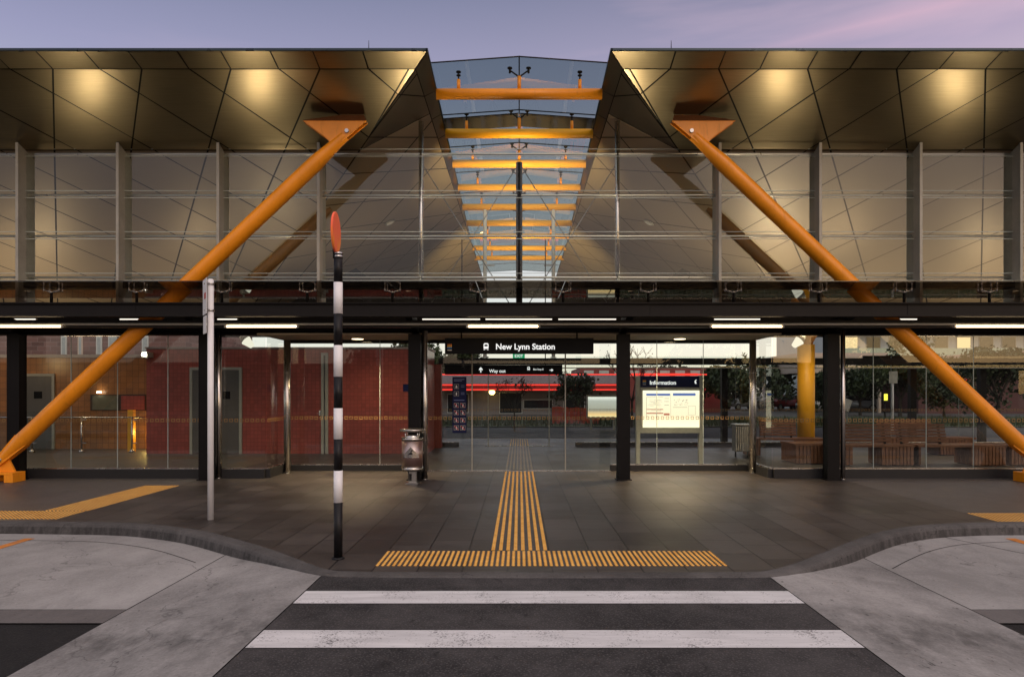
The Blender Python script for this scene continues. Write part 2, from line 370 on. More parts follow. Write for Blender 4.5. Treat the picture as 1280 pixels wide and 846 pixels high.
KL = [(-40, 8.42), (-8, 8.42), (-6.34, 8.40), (-5.66, 8.36), (-4.88, 8.31), (-4.36, 8.14), (-3.77, 7.84), (-3.08, 7.28), (-2.60, 6.85), (-2.15, 6.38), (-1.86, 6.08), (-1.60, 5.97)]
KR = [(2.0, 5.95), (2.25, 5.98), (2.60, 6.22), (2.98, 6.58), (3.34, 6.93), (3.69, 7.28), (4.26, 7.79), (4.86, 8.14), (5.50, 8.29), (6.1, 8.31), (8, 8.32), (40, 8.32)]
KP = KL + [(-.8, 5.95), (.4, 5.94), (1.2, 5.945)] + KR
def smooth(P, n=3):
    for _ in range(n):
        Q = [P[0]]
        for a, c in zip(P, P[1:]):
            Q += [(a[0] * .75 + c[0] * .25, a[1] * .75 + c[1] * .25), (a[0] * .25 + c[0] * .75, a[1] * .25 + c[1] * .75)]
        P = Q + [P[-1]]
    return P
KP = smooth(KP, 2)
def offs(P, w):
    out = []
    for i, p in enumerate(P):
        a = Vector(P[max(0, i - 1)]); c = Vector(P[min(len(P) - 1, i + 1)]); t = (c - a).normalized()
        out.append((p[0] - t.y * w, p[1] + t.x * w))
    return out
KB = offs(KP, .17)
b = MB(); b.poly([(x, y, 0) for x, y in KB] + [(40, 23.7, 0), (-40, 23.7, 0)]); o = struct('pavement', b, M['paver'], recalc=False)
# kerb: sweep a rounded profile
prof = [(.17, 0.001), (.05, .002), (.02, -.008), (0, -.035), (-.02, -.14)]
rows = [[(x, y, z) for (x, y) in offs(KP, w)] for w, z in prof]
b = MB()
vs = [[b.bm.verts.new(p) for p in r] for r in rows]
for r0, r1 in zip(vs, vs[1:]):
    for i in range(len(r0) - 1):
        f = b.bm.faces.new((r0[i], r1[i], r1[i + 1], r0[i + 1])); f.smooth = True
struct('kerb', b, M['kerb'])

CX0, CX1 = -1.73, 2.18
b = MB(); b.poly([(CX0, -14, -.010), (CX1, -14, -.010), (CX1, 6.06, -.010), (CX0, 6.06, -.010)]); struct('raised_crossing', b, M['asphalt'])
b = MB()
d = 5.567
for y1, y0 in ((5.567, 5.24), (4.651, 4.331), (3.73, 3.41), (2.81, 2.49), (1.89, 1.57)):
    b.poly([(CX0 + .005, y0, -.006), (CX1 - .005, y0, -.006), (CX1 - .005, y1, -.006), (CX0 + .005, y1, -.006)])
struct('crossing_markings', b, M['road_paint'])
def ramp(x0, x1, y1):
    b = MB(); n = 14
    for i in range(n):
        a, c = i / n, (i + 1) / n
        za, zc = [-.012 - .108 * (3 * t * t - 2 * t * t * t) for t in (a, c)]
        b.poly([(x0 + (x1 - x0) * a, -14, za), (x0 + (x1 - x0) * c, -14, zc), (x0 + (x1 - x0) * c, y1, zc), (x0 + (x1 - x0) * a, y1, za)])
    bmesh.ops.remove_doubles(b.bm, verts=b.bm.verts[:], dist=1e-4)
    for f in b.bm.faces: f.smooth = True
    return b
struct('concrete_ramp', ramp(CX0 - .012, -3.1, 7.3), M['ramp'])
struct('concrete_ramp', ramp(CX1 + .012, 3.57, 7.3), M['ramp'])
for sx, x0 in ((-1, -3.115), (1, 3.585)):
    b = MB(); b.poly([(x0, 5.46, -.122), (sx * 40, 5.46, -.122), (sx * 40, 8.6, -.122), (x0, 8.6, -.122)]); struct('concrete_bay', b, M['concrete'])
    b = MB(); b.poly([(x0, 5.14, -.123), (sx * 40, 5.14, -.123), (sx * 40, 5.455, -.123), (x0, 5.455, -.123)]); struct('road_edge_strip', b, M['concrete_brown'])
# joints cut in the bay, gutters and the painted orange line
b = MB()
b.poly([(5.52, 7.0, -.1205), (5.535, 7.0, -.1205), (5.05, 8.2, -.1205), (5.035, 8.2, -.1205)])
P = offs(KP, -.36)
for x0, x1 in ((-9, -3.15), (3.6, 9)):
    Q = [(p, q) for p, q in zip(P, offs(KP, -.372)) if x0 < p[0] < x1]
    for (a, a2), (c, c2) in zip(Q, Q[1:]): b.poly([(*a, -.1205), (*c, -.1205), (*c2, -.1205), (*a2, -.1205)])
struct('road_joints', b, M['joint'])
b = MB()
for x in (-5.82, 5.72): b.poly([(x, 5.5, -.119), (x + .12, 5.5, -.119), (x + .12, 8.1, -.119), (x, 8.1, -.119)])
struct('road_line', b, M['orange_line'])

# ------------------------------------------------------------------ tactile paving
def stud(b, x, y, r=.0165, h=.005):
    n = 7; z0 = .002
    lo = [b.bm.verts.new((x + r * math.cos(6.2832 * i / n), y + r * math.sin(6.2832 * i / n), z0)) for i in range(n)]
    hi = [b.bm.verts.new((x + r * .72 * math.cos(6.2832 * i / n), y + r * .72 * math.sin(6.2832 * i / n), z0 + h)) for i in range(n)]
    for i in range(n): b.bm.faces.new((lo[i], lo[(i + 1) % n], hi[(i + 1) % n], hi[i]))
    b.bm.faces.new(hi)
b = MB()
for i in range(65):
    for j in range(12): stud(b, -1.31 + i * .0502, 6.35 + j * .0500, .0175)
tag(b.build('tactile_warning_strip', M['stud'], recalc=False), 'wide yellow tactile dot strip lying across the pavement at the zebra crossing', 'tactile paving')
def dir_strip(name, y0, y1, label, mat=M['stud']):
    b = MB(); y = y0
    while y < y1 - .1:
        ye = min(y + .29, y1)
        for k in range(8):
            x = (k - 3.5) * .0755
            v = b.box(x - .019, x + .019, y, ye, .0015, .008)
            for q in v[4:]: q.co.x = x + (q.co.x - x) * .8
        y += .3
    return tag(b.build(name, mat, recalc=False), label, 'tactile paving')
dir_strip('tactile_guide_strip', 6.96, 13.86, 'yellow ribbed tactile guide path leading from the crossing to the glass doors')
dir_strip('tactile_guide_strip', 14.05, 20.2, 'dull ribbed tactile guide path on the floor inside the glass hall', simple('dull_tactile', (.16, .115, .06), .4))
dir_strip('tactile_guide_strip', 20.4, 23.5, 'short yellow ribbed tactile path beyond the rear glass doors')
b = MB()
for i in range(12):
    for j in range(50):
        stud(b, -6.385 + i * .0502, 9.3 + j * .0502, .0155)
for i in range(100):
    for j in range(12):
        stud(b, -5.85 - i * .0502, 8.69 + j * .0502, .0155)
tag(b.build('tactile_warning_strip', M['stud'], recalc=False), 'bent L-shaped yellow tactile dot strip on the pavement at the left', 'tactile paving')
b = MB()
for i in range(70):
    for j in range(12):
        stud(b, 5.93 + i * .0502, 8.52 + j * .0502, .0155)
tag(b.build('tactile_warning_strip', M['stud'], recalc=False), 'short yellow tactile dot strip cut off by the right edge of the view', 'tactile paving')

# ------------------------------------------------------------------ roof
def zP1(d): return 6.97 - .388 * (d - 11.44)
def zP2(x): return 6.97 - .5244 * (abs(x) - 1.716)
def half(P, nx, ny, c):
    """keep nx*x+ny*y <= c"""
    out = []
    for i, p in enumerate(P):
        q = P[(i + 1) % len(P)]; a = nx * p[0] + ny * p[1] - c; e = nx * q[0] + ny * q[1] - c
        if a <= 0: out.append(p)
        if a * e < 0: t = a / (a - e); out.append((p[0] + (q[0] - p[0]) * t, p[1] + (q[1] - p[1]) * t))
    return out
def cut(cells, nx, ny, c):
    out = []
    for P in cells:
        for Q in (half(P, nx, ny, c), half(P, -nx, -ny, -c)):
            if len(Q) > 2: out.append(Q)
    return out
def area(P): return .5 * sum(P[i][0] * P[(i + 1) % len(P)][1] - P[(i + 1) % len(P)][0] * P[i][1] for i in range(len(P)))
def inset(P, e):
    if area(P) < 0: P = P[::-1]
    Q = P
    for i in range(len(P)):
        a, c = P[i], P[(i + 1) % len(P)]; tx, ty = c[0] - a[0], c[1] - a[1]; L = math.hypot(tx, ty)
        if L < 1e-6: continue
        nx, ny = ty / L, -tx / L                       # outward normal of a CCW polygon
        Q = half(Q, nx, ny, nx * a[0] + ny * a[1] - e)
        if len(Q) < 3: return []
    return Q
def panels(b, cells, zf, e, tilt):
    for P in cells:
        if abs(area(P)) < .01: continue
        Q = inset(P, e)
        if len(Q) < 3 or abs(area(Q)) < .004: continue
        cx = sum(p[0] for p in Q) / len(Q); cy = sum(p[1] for p in Q) / len(Q); tx, ty = random.uniform(-tilt, tilt), random.uniform(-tilt, tilt)
        pts = [(p[0], p[1], zf(p) + tx * (p[0] - cx) + ty * (p[1] - cy)) for p in Q]
        if area(Q) > 0: pts = pts[::-1]
        b.poly(pts)                                      # faces look down
GA = lambda d: 1.476 + .02 * (d - 11.04)
DG = 13.27
def roof(s, lab):
    rng = random.getstate(); random.seed(11)
    root = thing('roof_canopy', lab, 'roof', (s * 6, 12, 5.8))
    XE, DE = 19.0, 20.6
    mX = 1.716 + .74 * (DE - 11.44)
    P1 = [(-1.716, 11.44), (-mX, DE), (-XE, DE), (-XE, 11.44)]
    P2 = [(-1.716, 11.44), (-1.716, DE), (-mX, DE)]
    P2b = [(-1.716, DE), (-1.716, 34), (-4.9, 34), (-4.9, DE)]
    c1 = [P1]; c2 = [P2, P2b]
    for k in range(-14, 14):
        # family 1: X + .66(d-11.44) = -7.755+1.48k ; family 2: X - .78(d-11.44) = -6.98+1.49k
        c1 = cut(c1, 1, .66, -7.755 + 1.48 * k + .66 * 11.44); c1 = cut(c1, 1, -.78, -6.98 + 1.49 * k - .78 * 11.44)
    for k in range(-4, 20):
        # the same net folded over the mitre: along = .74(d-11.44), into = (|X|-1.716)/.74
        # f1: along = 6.04-1.48k' + .66 into ; f2: along = 5.26-1.49k' - .78 into
        for base, sl in ((6.04 - 1.48 * 8 + 1.48 * k, .66), (5.26 - 1.49 * 8 + 1.49 * k, -.78)):
            # .74 d - .74*11.44 - sl/.74*(-x) + sl/.74*1.716 = base
            c2 = cut(c2, sl / .74, .74, base + .74 * 11.44 - sl / .74 * 1.716)
    c1o = []; c1i = []
    for P in c1:
        a, e = half(P, 0, 1, DG), half(P, 0, -1, -DG)
        if len(a) > 2: c1o.append(a)
        if len(e) > 2: c1i.append(e)
    c2o = []; c2i = []
    for P in c2:
        a, e = half(P, 0, 1, DG), half(P, 0, -1, -DG)
        if len(a) > 2: c2o.append(a)
        if len(e) > 2: c2i.append(e)
    fl = (lambda cs: [[(-x, y) for x, y in P] for P in cs]) if s > 0 else (lambda cs: cs)
    f1 = lambda p: zP1(p[1]); f2 = lambda p: zP2(p[0])
    b = MB(); panels(b, fl(c1o), f1, .013, .006); panels(b, fl(c2o), f2, .013, .006); b.build('soffit', M['bronze'], root, recalc=False)
    b = MB(); panels(b, fl(c1i), f1, .015, .003); panels(b, fl(c2i), f2, .015, .003); b.build('ceiling', M['ceiling'], root, recalc=False)
    b = MB()
    for P, zf in ((P1, f1), (P2, f2), (P2b, f2)):
        Q = fl([P])[0]; b.poly([(x, y, zf((x, y)) + .035) for x, y in Q])
    b.build('roof_lining', M['joint'], root)
    # front fascia: from nose line up to the rim
    b = MB(); js = sorted([x for x in [-7.755 + 1.48 * k for k in range(-8, 5)] + [-6.98 + 1.49 * k for k in range(-8, 4)] if x < -1.9] + [-XE])
    xs = js + [-1.716]
    for a, c in zip(xs, xs[1:]):
        top = lambda x: x if x != -1.716 else -1.476
        g = .012; tl = random.uniform(-.012, .012)
        q = [(a + g, 11.44 - .01, 6.97), (c - g, 11.44 - .01, 6.97), (top(c) - g, 11.04, 7.07 + tl), (top(a) + g, 11.04, 7.07 + tl)]
        if s > 0: q = [(-x, y, z) for x, y, z in q][::-1]
        b.poly(q)
    b.build('fascia', M['bronze_fascia'], root, recalc=False)
    # fascia turned along the slot
    b = MB(); ds = [11.44 + 1.06 * i for i in range(22)]
    for a, c in zip(ds, ds[1:]):
        g = .012; a2 = 11.04 if a == ds[0] else a; tl = random.uniform(-.008, .008)
        q = [(-1.716, a + g, 6.97), (-1.716, c - g, 6.97), (-GA(c), c - g, 7.07 + tl), (-GA(a2), a2 + g, 7.07 + tl)]
        if s > 0: q = [(-x, y, z) for x, y, z in q]
        else: q = q[::-1]
        b.poly(q)
    b.build('slot_fascia', M['bronze_fascia'], root, recalc=False)
    b = MB()
    Q = [(-1.476, 11.04), (-XE, 11.04), (-XE, 34), (-GA(34), 34)]
    if s > 0: Q = [(-x, y) for x, y in Q]
    b.prism([(x, y, 7.085) for x, y in Q], (0, 0, .018)); b.build('roof_deck', M['joint'], root)
    b = MB(); b.box(s * 1.476, s * XE, 11.02, 11.055, 7.068, 7.105)
    b.prism([(s * 1.462, 11.02, 7.068), (s * 1.497, 11.02, 7.068), (s * (GA(34) + .02), 34, 7.068), (s * (GA(34) - .015), 34, 7.068)], (0, 0, .037))
    b.build('rim_flashing', simple('rim_metal', (.03, .045, .055), .3, .6), root)
    b = MB(); q = [(s * 1.73, 33.9, zP2(1.73) - .01), (s * 4.9, 33.9, zP2(4.9) - .01), (s * 5.6, 33.9, zP2(4.9) - .4), (s * 5.6, 33.9, 4.35), (s * 1.73, 33.9, 4.35)]
    b.prism(q, (0, .1, 0)); b.build('rear_gable', M['joint'], root)
    xr = (461 - VX if s < 0 else 839 - VX) * 11.4 / F
    b = MB(); b.tube((xr, 11.4, 7.10), (xr, 11.4, 7.42), .012, .004, 6); b.build('lightning_rod', M['joint'], root)
    random.setstate(rng); return root
roof(-1, 'faceted bronze panel roof overhanging the left half of the station')
roof(1, 'faceted bronze panel roof overhanging the right half of the station')

# ------------------------------------------------------------------ skylight beams and glass over the slot
MOD = 1.905
def skybeam(k):
    d = 12.48 + MOD * k; lab = {0: 'front orange cross beam spanning the roof slot under the skylight', }.get(k)
    names = ['second', 'third', 'fourth', 'fifth', 'sixth', 'seventh', 'eighth', 'ninth']
    if lab is None: lab = names[k - 1] + ' golden cross beam back from the front edge of the roof slot'
    t = thing('skylight_beam', lab, 'beam', (0, d, 7.0), 'orange beams crossing the roof slot')
    w = GA(d) - .006
    b = MB(); b.tube((-w, d, 7.0), (w, d, 7.0), .095, n=20); b.build('tube', M['orange'] if k == 0 else M['beam_orange'], t)
    for x in (-1.1, 0, 1.1):
        b = MB(); zt = 7.40
        if x: b.tube((x, d, 7.08), (x, d, 7.26), .032, n=8)
        else: b.tube((x, d, 7.08), (x, d, 7.32), .034, n=8)
        p = b.build('spider_bracket', M['orange'], t)
        b = MB()
        if x: b.tube((x, d, 7.26), (x, d, 7.40), .014, n=6); b.tube((x, d, 7.33), (x, d, 7.345), .04, n=8); b.tube((x, d, 7.39), (x, d, 7.41), .045, n=8)
        else:
            for q in (-1, 1):
                b.tube((0, d, 7.31), (q * .17, d, 7.43), .014, n=6); b.tube((q * .17, d, 7.38), (q * .17, d, 7.48), .02, n=6); b.tube((q * .17, d, 7.46), (q * .17, d, 7.48), .045, n=8)
        b.build('glass_clamp', M['joint'], p)
    return t
for k in range(9): skybeam(k)
sk = thing('glass_skylight', 'low pitched glass roof bridging the slot between both bronze roofs', 'skylight', (0, 12.2, 7.45))
ys = [12.2] + [14.5 + MOD * k for k in range(11)]
b = MB(); frit = None
for i, (a, c) in enumerate(zip(ys, ys[1:])):
    for s in (-1, 1):
        w0, w1 = GA(a) + .12, GA(c) + .12; zr, ze = 7.535, 7.42
        g = .008
        q = [(s * .006, a + g, zr), (s * w0, a + g, ze), (s * w1, c - g, ze), (s * .006, c - g, zr)]
        bb = MB(); bb.prism(q, (0, 0, .016)); bb.build('glass_panel', M['sky_glass'], sk)
b = MB()
for y in ys:
    for s in (-1, 1): b.tube((0, y, 7.545), (s * (GA(y) + .12), y, 7.43), .012, n=6)
b.tube((0, 12.2, 7.55), (0, 33, 7.55), .012, n=6); b.build('silicone_joint', M['joint'], sk)
# dark perforated sunshade behind second row of fittings
t = NT('perforated_shade'); v = t.pos((1, 1, 1)); vo = t.n('ShaderNodeTexVoronoi'); vo.inputs['Scale'].default_value = 38; vo.inputs['Randomness'].default_value = 0; t.l(v, vo.inputs[0])
pb = t.bsdf((.02, .02, .025), .6); tr = t.n('ShaderNodeBsdfTransparent'); mx = t.n('ShaderNodeMixShader')
t.l(t.ramp(vo.outputs['Distance'], [(.30, 1), (.34, 0)]), mx.inputs[0]); t.l(pb.outputs[0], mx.inputs[1]); t.l(tr.outputs[0], mx.inputs[2]); t.l(mx.outputs[0], t.out.inputs[0])
b = MB()
for s in (-1, 1):
    q = [(s * .02, 14.56, 7.50), (s * 1.6, 14.56, 7.385), (s * 1.62, 15.3, 7.385), (s * .02, 15.3, 7.50)]; b.prism(q, (0, 0, .006))
b.build('perforated_shade', t.m, sk)
b = MB(); b.box(-1.62, 1.62, 15.28, 15.36, 7.33, 7.40); b.build('shade_rail', M['joint'], sk)

for s, nm in ((-1, 'left'), (1, 'right')):
    b = MB(); b.box(s * 1.95, s * 9.2, 20.62, 20.72, 3.25, 4.95); tag(b.build('rear_upper_panel', M['dark_steel']), 'dark panel band high on the rear of the hall, %s of the roof slot' % nm, 'panel')
# ------------------------------------------------------------------ struts
def strut_pts(s, px, py, d): return Vector((s * abs(PX(px, d)), d, PZ(py, d)))
def strut(s, label):
    d = 12.3
    P = lambda x, y, dd=d: Vector((s * -PX(x, dd), dd, PZ(y, dd))) if s > 0 else Vector((PX(x, dd), dd, PZ(y, dd)))
    bot, top = P(3, 574), P(435, 166)
    root = thing('roof_strut', label, 'strut', (bot.x, d, 0), 'inclined orange roof struts')
    ax = (top - bot).normalized(); L = (top - bot).length
    b = MB(); r = .140
    prof = [(.03, .085), (.30, .112), (.52, r), (L - .78, r), (L - .42, .108), (L - .08, .09)]
    for (a, ra), (c, rc) in zip(prof, prof[1:]): b.tube(bot + ax * a, bot + ax * c, ra, rc, 28, caps=False)
    bmesh.ops.remove_doubles(b.bm, verts=b.bm.verts[:], dist=1e-4); b.build('tube', M['orange'], root)
    n = Vector((0, 1, 0)); side = ax.cross(n)
    b = MB()
    for q in (-1, 1):                                  # lower clevis plates
        y = q * .06
        pts = [bot - ax * .10 + side * .07, bot - ax * .10 - side * .07, bot + ax * .50 - side * .132, bot + ax * .50 + side * .132]
        b.prism([p + Vector((0, y - .012, 0)) for p in pts], (0, .024, 0))
    b.build('clevis', M['orange'], root)
    # base block: hollow channel with triangular lug
    bx = bot.x; m = s
    w = .30
    b = MB()
    zt = .175; x0, x1 = bx - .30, bx + .30
    b.box(x0, x1, 12.14, 12.46, zt - .04, zt)
    b.box(x0, x1, 12.40, 12.46, 0, zt - .04)
    for xx in (x0, x1 - .16): b.box(xx, xx + .16, 12.14, 12.40, 0, zt - .04)
    b.bevel(.006, 1)
    b.build('base_block', M['orange'], root)
    b = MB(); b.prism([(bx - .24, 12.28, zt + .001), (bx + .24, 12.28, zt + .001), (bx + .09, 12.28, .47), (bx - .09, 12.28, .47)], (0, .04, 0)); b.build('lug', M['orange'], root)
    b = MB(); b.tube(bot + Vector((0, -.10, 0)), bot + Vector((0, .10, 0)), .04, n=14); b.build('pin', M['steel'], root)
    b = MB(); b.tube(top + Vector((0, -.11, 0)), top + Vector((0, .11, 0)), .035, n=14); b.build('pin', M['steel'], root)
    # top bracket: triangular gusset plates under a faceted wedge on the soffit
    b = MB()
    tri = [P(380, 153), P(459, 153), P(419, 187), P(410, 175)]
    for y in (-.075, .05): b.prism([p + Vector((0, y, 0)) for p in tri], (0, .025, 0))
    b.build('gusset', M['orange'], root)
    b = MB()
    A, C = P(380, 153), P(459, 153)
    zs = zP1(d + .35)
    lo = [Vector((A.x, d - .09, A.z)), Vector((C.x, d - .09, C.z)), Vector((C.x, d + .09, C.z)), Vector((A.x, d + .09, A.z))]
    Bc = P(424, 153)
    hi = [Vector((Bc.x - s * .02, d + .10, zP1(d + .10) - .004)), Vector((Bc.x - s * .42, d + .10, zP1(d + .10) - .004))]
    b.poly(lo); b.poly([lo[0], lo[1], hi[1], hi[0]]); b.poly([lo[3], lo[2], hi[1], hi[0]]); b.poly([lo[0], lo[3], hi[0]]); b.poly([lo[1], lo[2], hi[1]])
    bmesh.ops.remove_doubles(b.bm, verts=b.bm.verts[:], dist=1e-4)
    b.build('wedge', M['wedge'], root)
    return root
strut(-1, 'long inclined orange tubular strut rising from the left base block')
strut(1, 'long inclined orange tubular strut in front of the timber benches')
# far pair of struts seen through the upper glass
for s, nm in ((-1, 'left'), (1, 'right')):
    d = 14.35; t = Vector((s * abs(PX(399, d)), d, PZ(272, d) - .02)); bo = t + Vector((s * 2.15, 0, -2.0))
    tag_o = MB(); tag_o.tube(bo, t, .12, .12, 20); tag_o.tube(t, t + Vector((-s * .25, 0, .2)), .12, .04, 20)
    tag(tag_o.build('inner_strut', M['dimmed_orange']), 'dim orange strut behind the upper glass wall on the %s side' % nm, 'strut', 'inner orange struts')

# ------------------------------------------------------------------ upper glass wall
uw = thing('upper_glass_wall', 'tall upper glass wall with steel fins under the bronze roofs', 'glass wall', (0, DG, 2.7))
for k in range(-9, 10):
    x = k * MOD
    if abs(k) >= 2:
        b = MB(); z1 = zP1(13.06) - .012; z2 = zP1(13.52) - .012
        b.prism([(x - .012, 13.06, 3.05), (x - .012, 13.52, 3.05), (x - .012, 13.52, z2), (x - .012, 13.06, z1)], (.024, 0, 0))
        b.box(x - .026, x + .026, 13.04, 13.06, 3.05, z1); b.build('fin', M['fin'], uw)
    elif k: b = MB(); b.tube((x, 13.36, 2.9), (x, 13.36, zP2(x)-.02), .05, n=16); b.build('post', M['steel'], uw)
    else: b = MB(); b.tube((x, 13.36, 2.9), (x, 13.36, 6.05), .062, n=16); b.build('mast', M['dark_steel'], uw)
M['edge0'] = simple('pale_glass_edge', (.50, .56, .52), .35, 0, .1)
ROWS = [6.21, 5.41, 4.62, 3.82]
for z in ROWS:
    b = MB(); b.tube((-17.5, 13.335, z), (17.5, 13.335, z), .023, n=8); rail = b.build('rail', M['rail'], uw)
    for dz in (-.075, .062):
        b = MB(); b.box(-17.5, 17.5, 13.255, 13.262, z + dz, z + dz + .011); b.build('glass_edge_trim', M['edge0'], rail)
    kb = MB(); kb.tube((0, 13.33, 0), (0, 13.24, 0), .028, n=10); kb.tube((0, 13.30, 0), (0, 13.30, -.06), .012, n=6)
    kn = None
    for k in range(-5, 6):
        for q in (-.32, .32):
            x = k * MOD + q
            if abs(x) > 10.2: continue
            if kn is None:
                kn = kb.build('clamp', M['chrome'], rail); kn.location = Vector((x, 0, z)) - uw.location; first = kn
            else:
                c = first.copy(); COL.objects.link(c); c.location = Vector((x, 0, z)) - uw.location
zr = [3.22] + ROWS[::-1] 
for k in range(-8, 8):
    for a, c in zip(zr, zr[1:]):
        g = .006; b = MB(); x0, x1 = k * MOD + .022, (k + 1) * MOD - .022
        b.box(x0, x1, DG - .006, DG + .006, a + g, c - g); b.build('glass_pane', M['glass'], uw)
for s in (-1, 1):
    for (z0, z1) in ((6.06, 3.02), (3.02, 6.06)):
        b = MB(); b.tube((s * MOD, 13.40, z0), (0, 13.40, z1), .009, n=6); b.build('brace_cable', M['cable'], uw)
b = MB(); b.box(-18, 18, 13.20, 13.44, 2.70, 3.20); b.build('spandrel', M['dark_steel'], uw)

for s, nm in ((-1, 'left'), (1, 'right')):
    d = 18.1; x = s * 3.41; z = zP2(x) - .02; n = Vector((-s * .5244, 0, -1)).normalized() if False else Vector((s * -.464, 0, -.886))
    t = thing('ceiling_disc', 'small round pale fitting on the sloping ceiling %s of the roof slot' % nm, 'ceiling fitting', (x, d, z))
    b = MB(); c_ = Vector((x, d, z)); b.tube(c_, c_ + n * .03, .15, .13, 24); b.build('ring', M['fin'], t)
    b = MB(); b.tube(c_ + n * .031, c_ + n * .036, .10, .09, 24); b.build('grille', M['white_paint'], t)
# ------------------------------------------------------------------ canopy
ca = thing('glass_canopy', 'dark steel framed glass canopy across the station entrance', 'canopy', (0, 11.7, 2.9))
b = MB(); b.box(-14, 14, 11.70, 11.715, 2.905, 3.095); b.box(-14, 14, 11.64, 11.80, 3.095, 3.118); b.box(-14, 14, 11.64, 11.80, 2.882, 2.905)
b.build('edge_beam', M['dark_steel'], ca)
b = MB()
for x in (PX(169, 11.69), PX(813, 11.69), PX(482, 11.69), PX(1135, 11.69)):
    b = MB(); b.box(x - .004, x + .004, 11.694, 11.699, 2.907, 3.093); b.build('beam_joint', M['joint'], ca)
b = MB(); b.tube((-14, 12.0, 2.86), (14, 12.0, 2.86), .0, n=3) if False else None
b.box(-14, 14, 11.97, 12.10, 2.735, 2.845); b.box(-14, 14, 11.955, 12.115, 2.725, 2.735); b.box(-14, 14, 11.955, 12.115, 2.845, 2.855)
b.build('rear_beam', M['dark_steel'], ca)
b = MB(); b.tube((-14, 11.925, 2.775), (14, 11.925, 2.775), .022, n=10); b.build('conduit', M['fin'], ca)
CXS = [-9.2, -3 * MOD, -MOD, MOD, 3 * MOD, 5 * MOD]
for x in CXS + [-13.3, 13.3]:
    b = MB(); b.prism([(x - .06, 11.82, 2.88), (x - .06, 12.70, 2.66), (x - .06, 12.70, 2.875), (x - .06, 11.82, 3.05)], (.12, 0, 0)); b.build('cross_beam', M['black_steel'], ca)
sp0 = None
for k in range(-9, 9):
    x = .745 + 1.45 * k
    if sp0 is None:
        b = MB(); b.tube((x, 11.7, 3.118), (x, 11.7, 3.30), .024, n=10); sp0 = b.build('spider_post', M['black_steel'], ca); xs0 = x
        b = MB()
        for q in (-1, 1):
            b.tube((x, 11.7, 3.30), (x + q * .13, 11.7, 3.335), .014, .009, 8); b.tube((x + q * .13, 11.7, 3.31), (x + q * .13, 11.7, 3.395), .012, n=8)
            b.tube((x, 11.7, 3.30), (x + q * .11, 11.7 + .12, 3.335), .012, .009, 6); b.tube((x + q * .11, 11.82, 3.32), (x + q * .11, 11.82, 3.395), .012, n=6)
        b.tube((x, 11.7, 3.285), (x, 11.7, 3.315), .034, n=10)
        b.build('spider_arm', M['chrome'], sp0)
    else:
        c = copy_tree(sp0, None, None, ca); c.location = Vector(sp0.location) + Vector((x - xs0, 0, 0))
for k in range(-9, 8):
    x = .745 + 1.45 * k; b = MB(); b.box(x + .006, x + 1.444, 11.2, 13.19, 3.398, 3.412); b.build('glass_panel', M['canopy_glass'], ca)

# columns
col_labels = {0: 'thick black column behind the left orange strut foot', 1: 'black square column close behind the slim white pole',
              2: 'black square column behind the round litter bin', 3: 'black square column standing alone right of the tactile path',
              4: 'black square column right of the yellow round pillar with a pipe beside it'}
c0 = None
for i, x in enumerate(CXS[:5]):
    if c0 is None:
        c0 = thing('steel_column', col_labels[i], 'column', (x, 12.6, 0), 'black canopy columns')
        b = MB(); b.box(x - .112, x + .112, 12.5, 12.512, 0, 2.66); b.box(x - .112, x + .112, 12.688, 12.70, 0, 2.66); b.box(x - .008, x + .008, 12.512, 12.688, 0, 2.66)
        b.box(x - .104, x - .10, 12.512, 12.688, 0, 2.66); b.box(x + .10, x + .104, 12.512, 12.688, 0, 2.66)
        b.build('shaft', M['black_steel'], c0)
        b = MB(); b.box(x - .14, x + .14, 12.47, 12.73, .001, .016)
        b.build('base_plate', M['black_steel'], c0)
    else: copy_tree(c0, (x - CXS[0], 0, 0), col_labels[i])
for x, d, r, z, lab in ((PX(273.5, 12.78), 12.78, .052, 2.72, 'slim stainless pipe beside the black column at the white pole'),
                     (PX(531, 12.6), 12.6, .050, 2.72, 'slim stainless pipe beside the litter bin'),
                     (PX(1053.5, 12.6), 12.6, .042, 2.72, 'slim stainless pipe beside the black column near the benches'),
                     (PX(359, 13.6), 13.6, .066, 2.62, 'stainless round post at the left corner of the entrance recess'),
                     (PX(941, 13.6), 13.6, .066, 2.62, 'stainless round post at the right corner of the entrance recess')):
    b = MB(); b.tube((x, d, 0), (x, d, z), r, n=20)
    for zz in (.004, 1.98): b.tube((x, d, zz), (x, d, zz + .012), r + .004, n=20)
    tag(b.build('steel_post', M['steel']), lab, 'post', 'stainless posts along the glass front')

# fluorescent tubes under the rear beam
tl = ['leftmost glowing tube light under the canopy, left of the white pole', 'glowing tube light under the canopy between the white and striped poles', 'glowing tube light under the canopy above the station name sign',
      'glowing tube light under the canopy above the information board', 'rightmost glowing tube light under the canopy beyond the right strut']
t0 = None; txs = [PX(x, 11.9) for x in (33, 327, 629, 933.5, 1238)]
for x, lab in zip(txs, tl):
    if t0 is None:
        t0 = thing('tube_light', lab, 'lamp', (x, 11.9, 2.74), 'tube lights under the canopy')
        b = MB(); b.tube((x - .60, 11.9, 2.735), (x + .60, 11.9, 2.735), .0165, n=12); b.build('tube', M['tube'], t0)
        b = MB(); b.box(x - .64, x + .64, 11.905, 11.955, 2.752, 2.775); b.box(x - .64, x - .605, 11.88, 11.92, 2.712, 2.755); b.box(x + .605, x + .64, 11.88, 11.92, 2.712, 2.755); b.build('housing', M['fin'], t0)
    else: copy_tree(t0, (x - txs[0], 0, 0), lab)
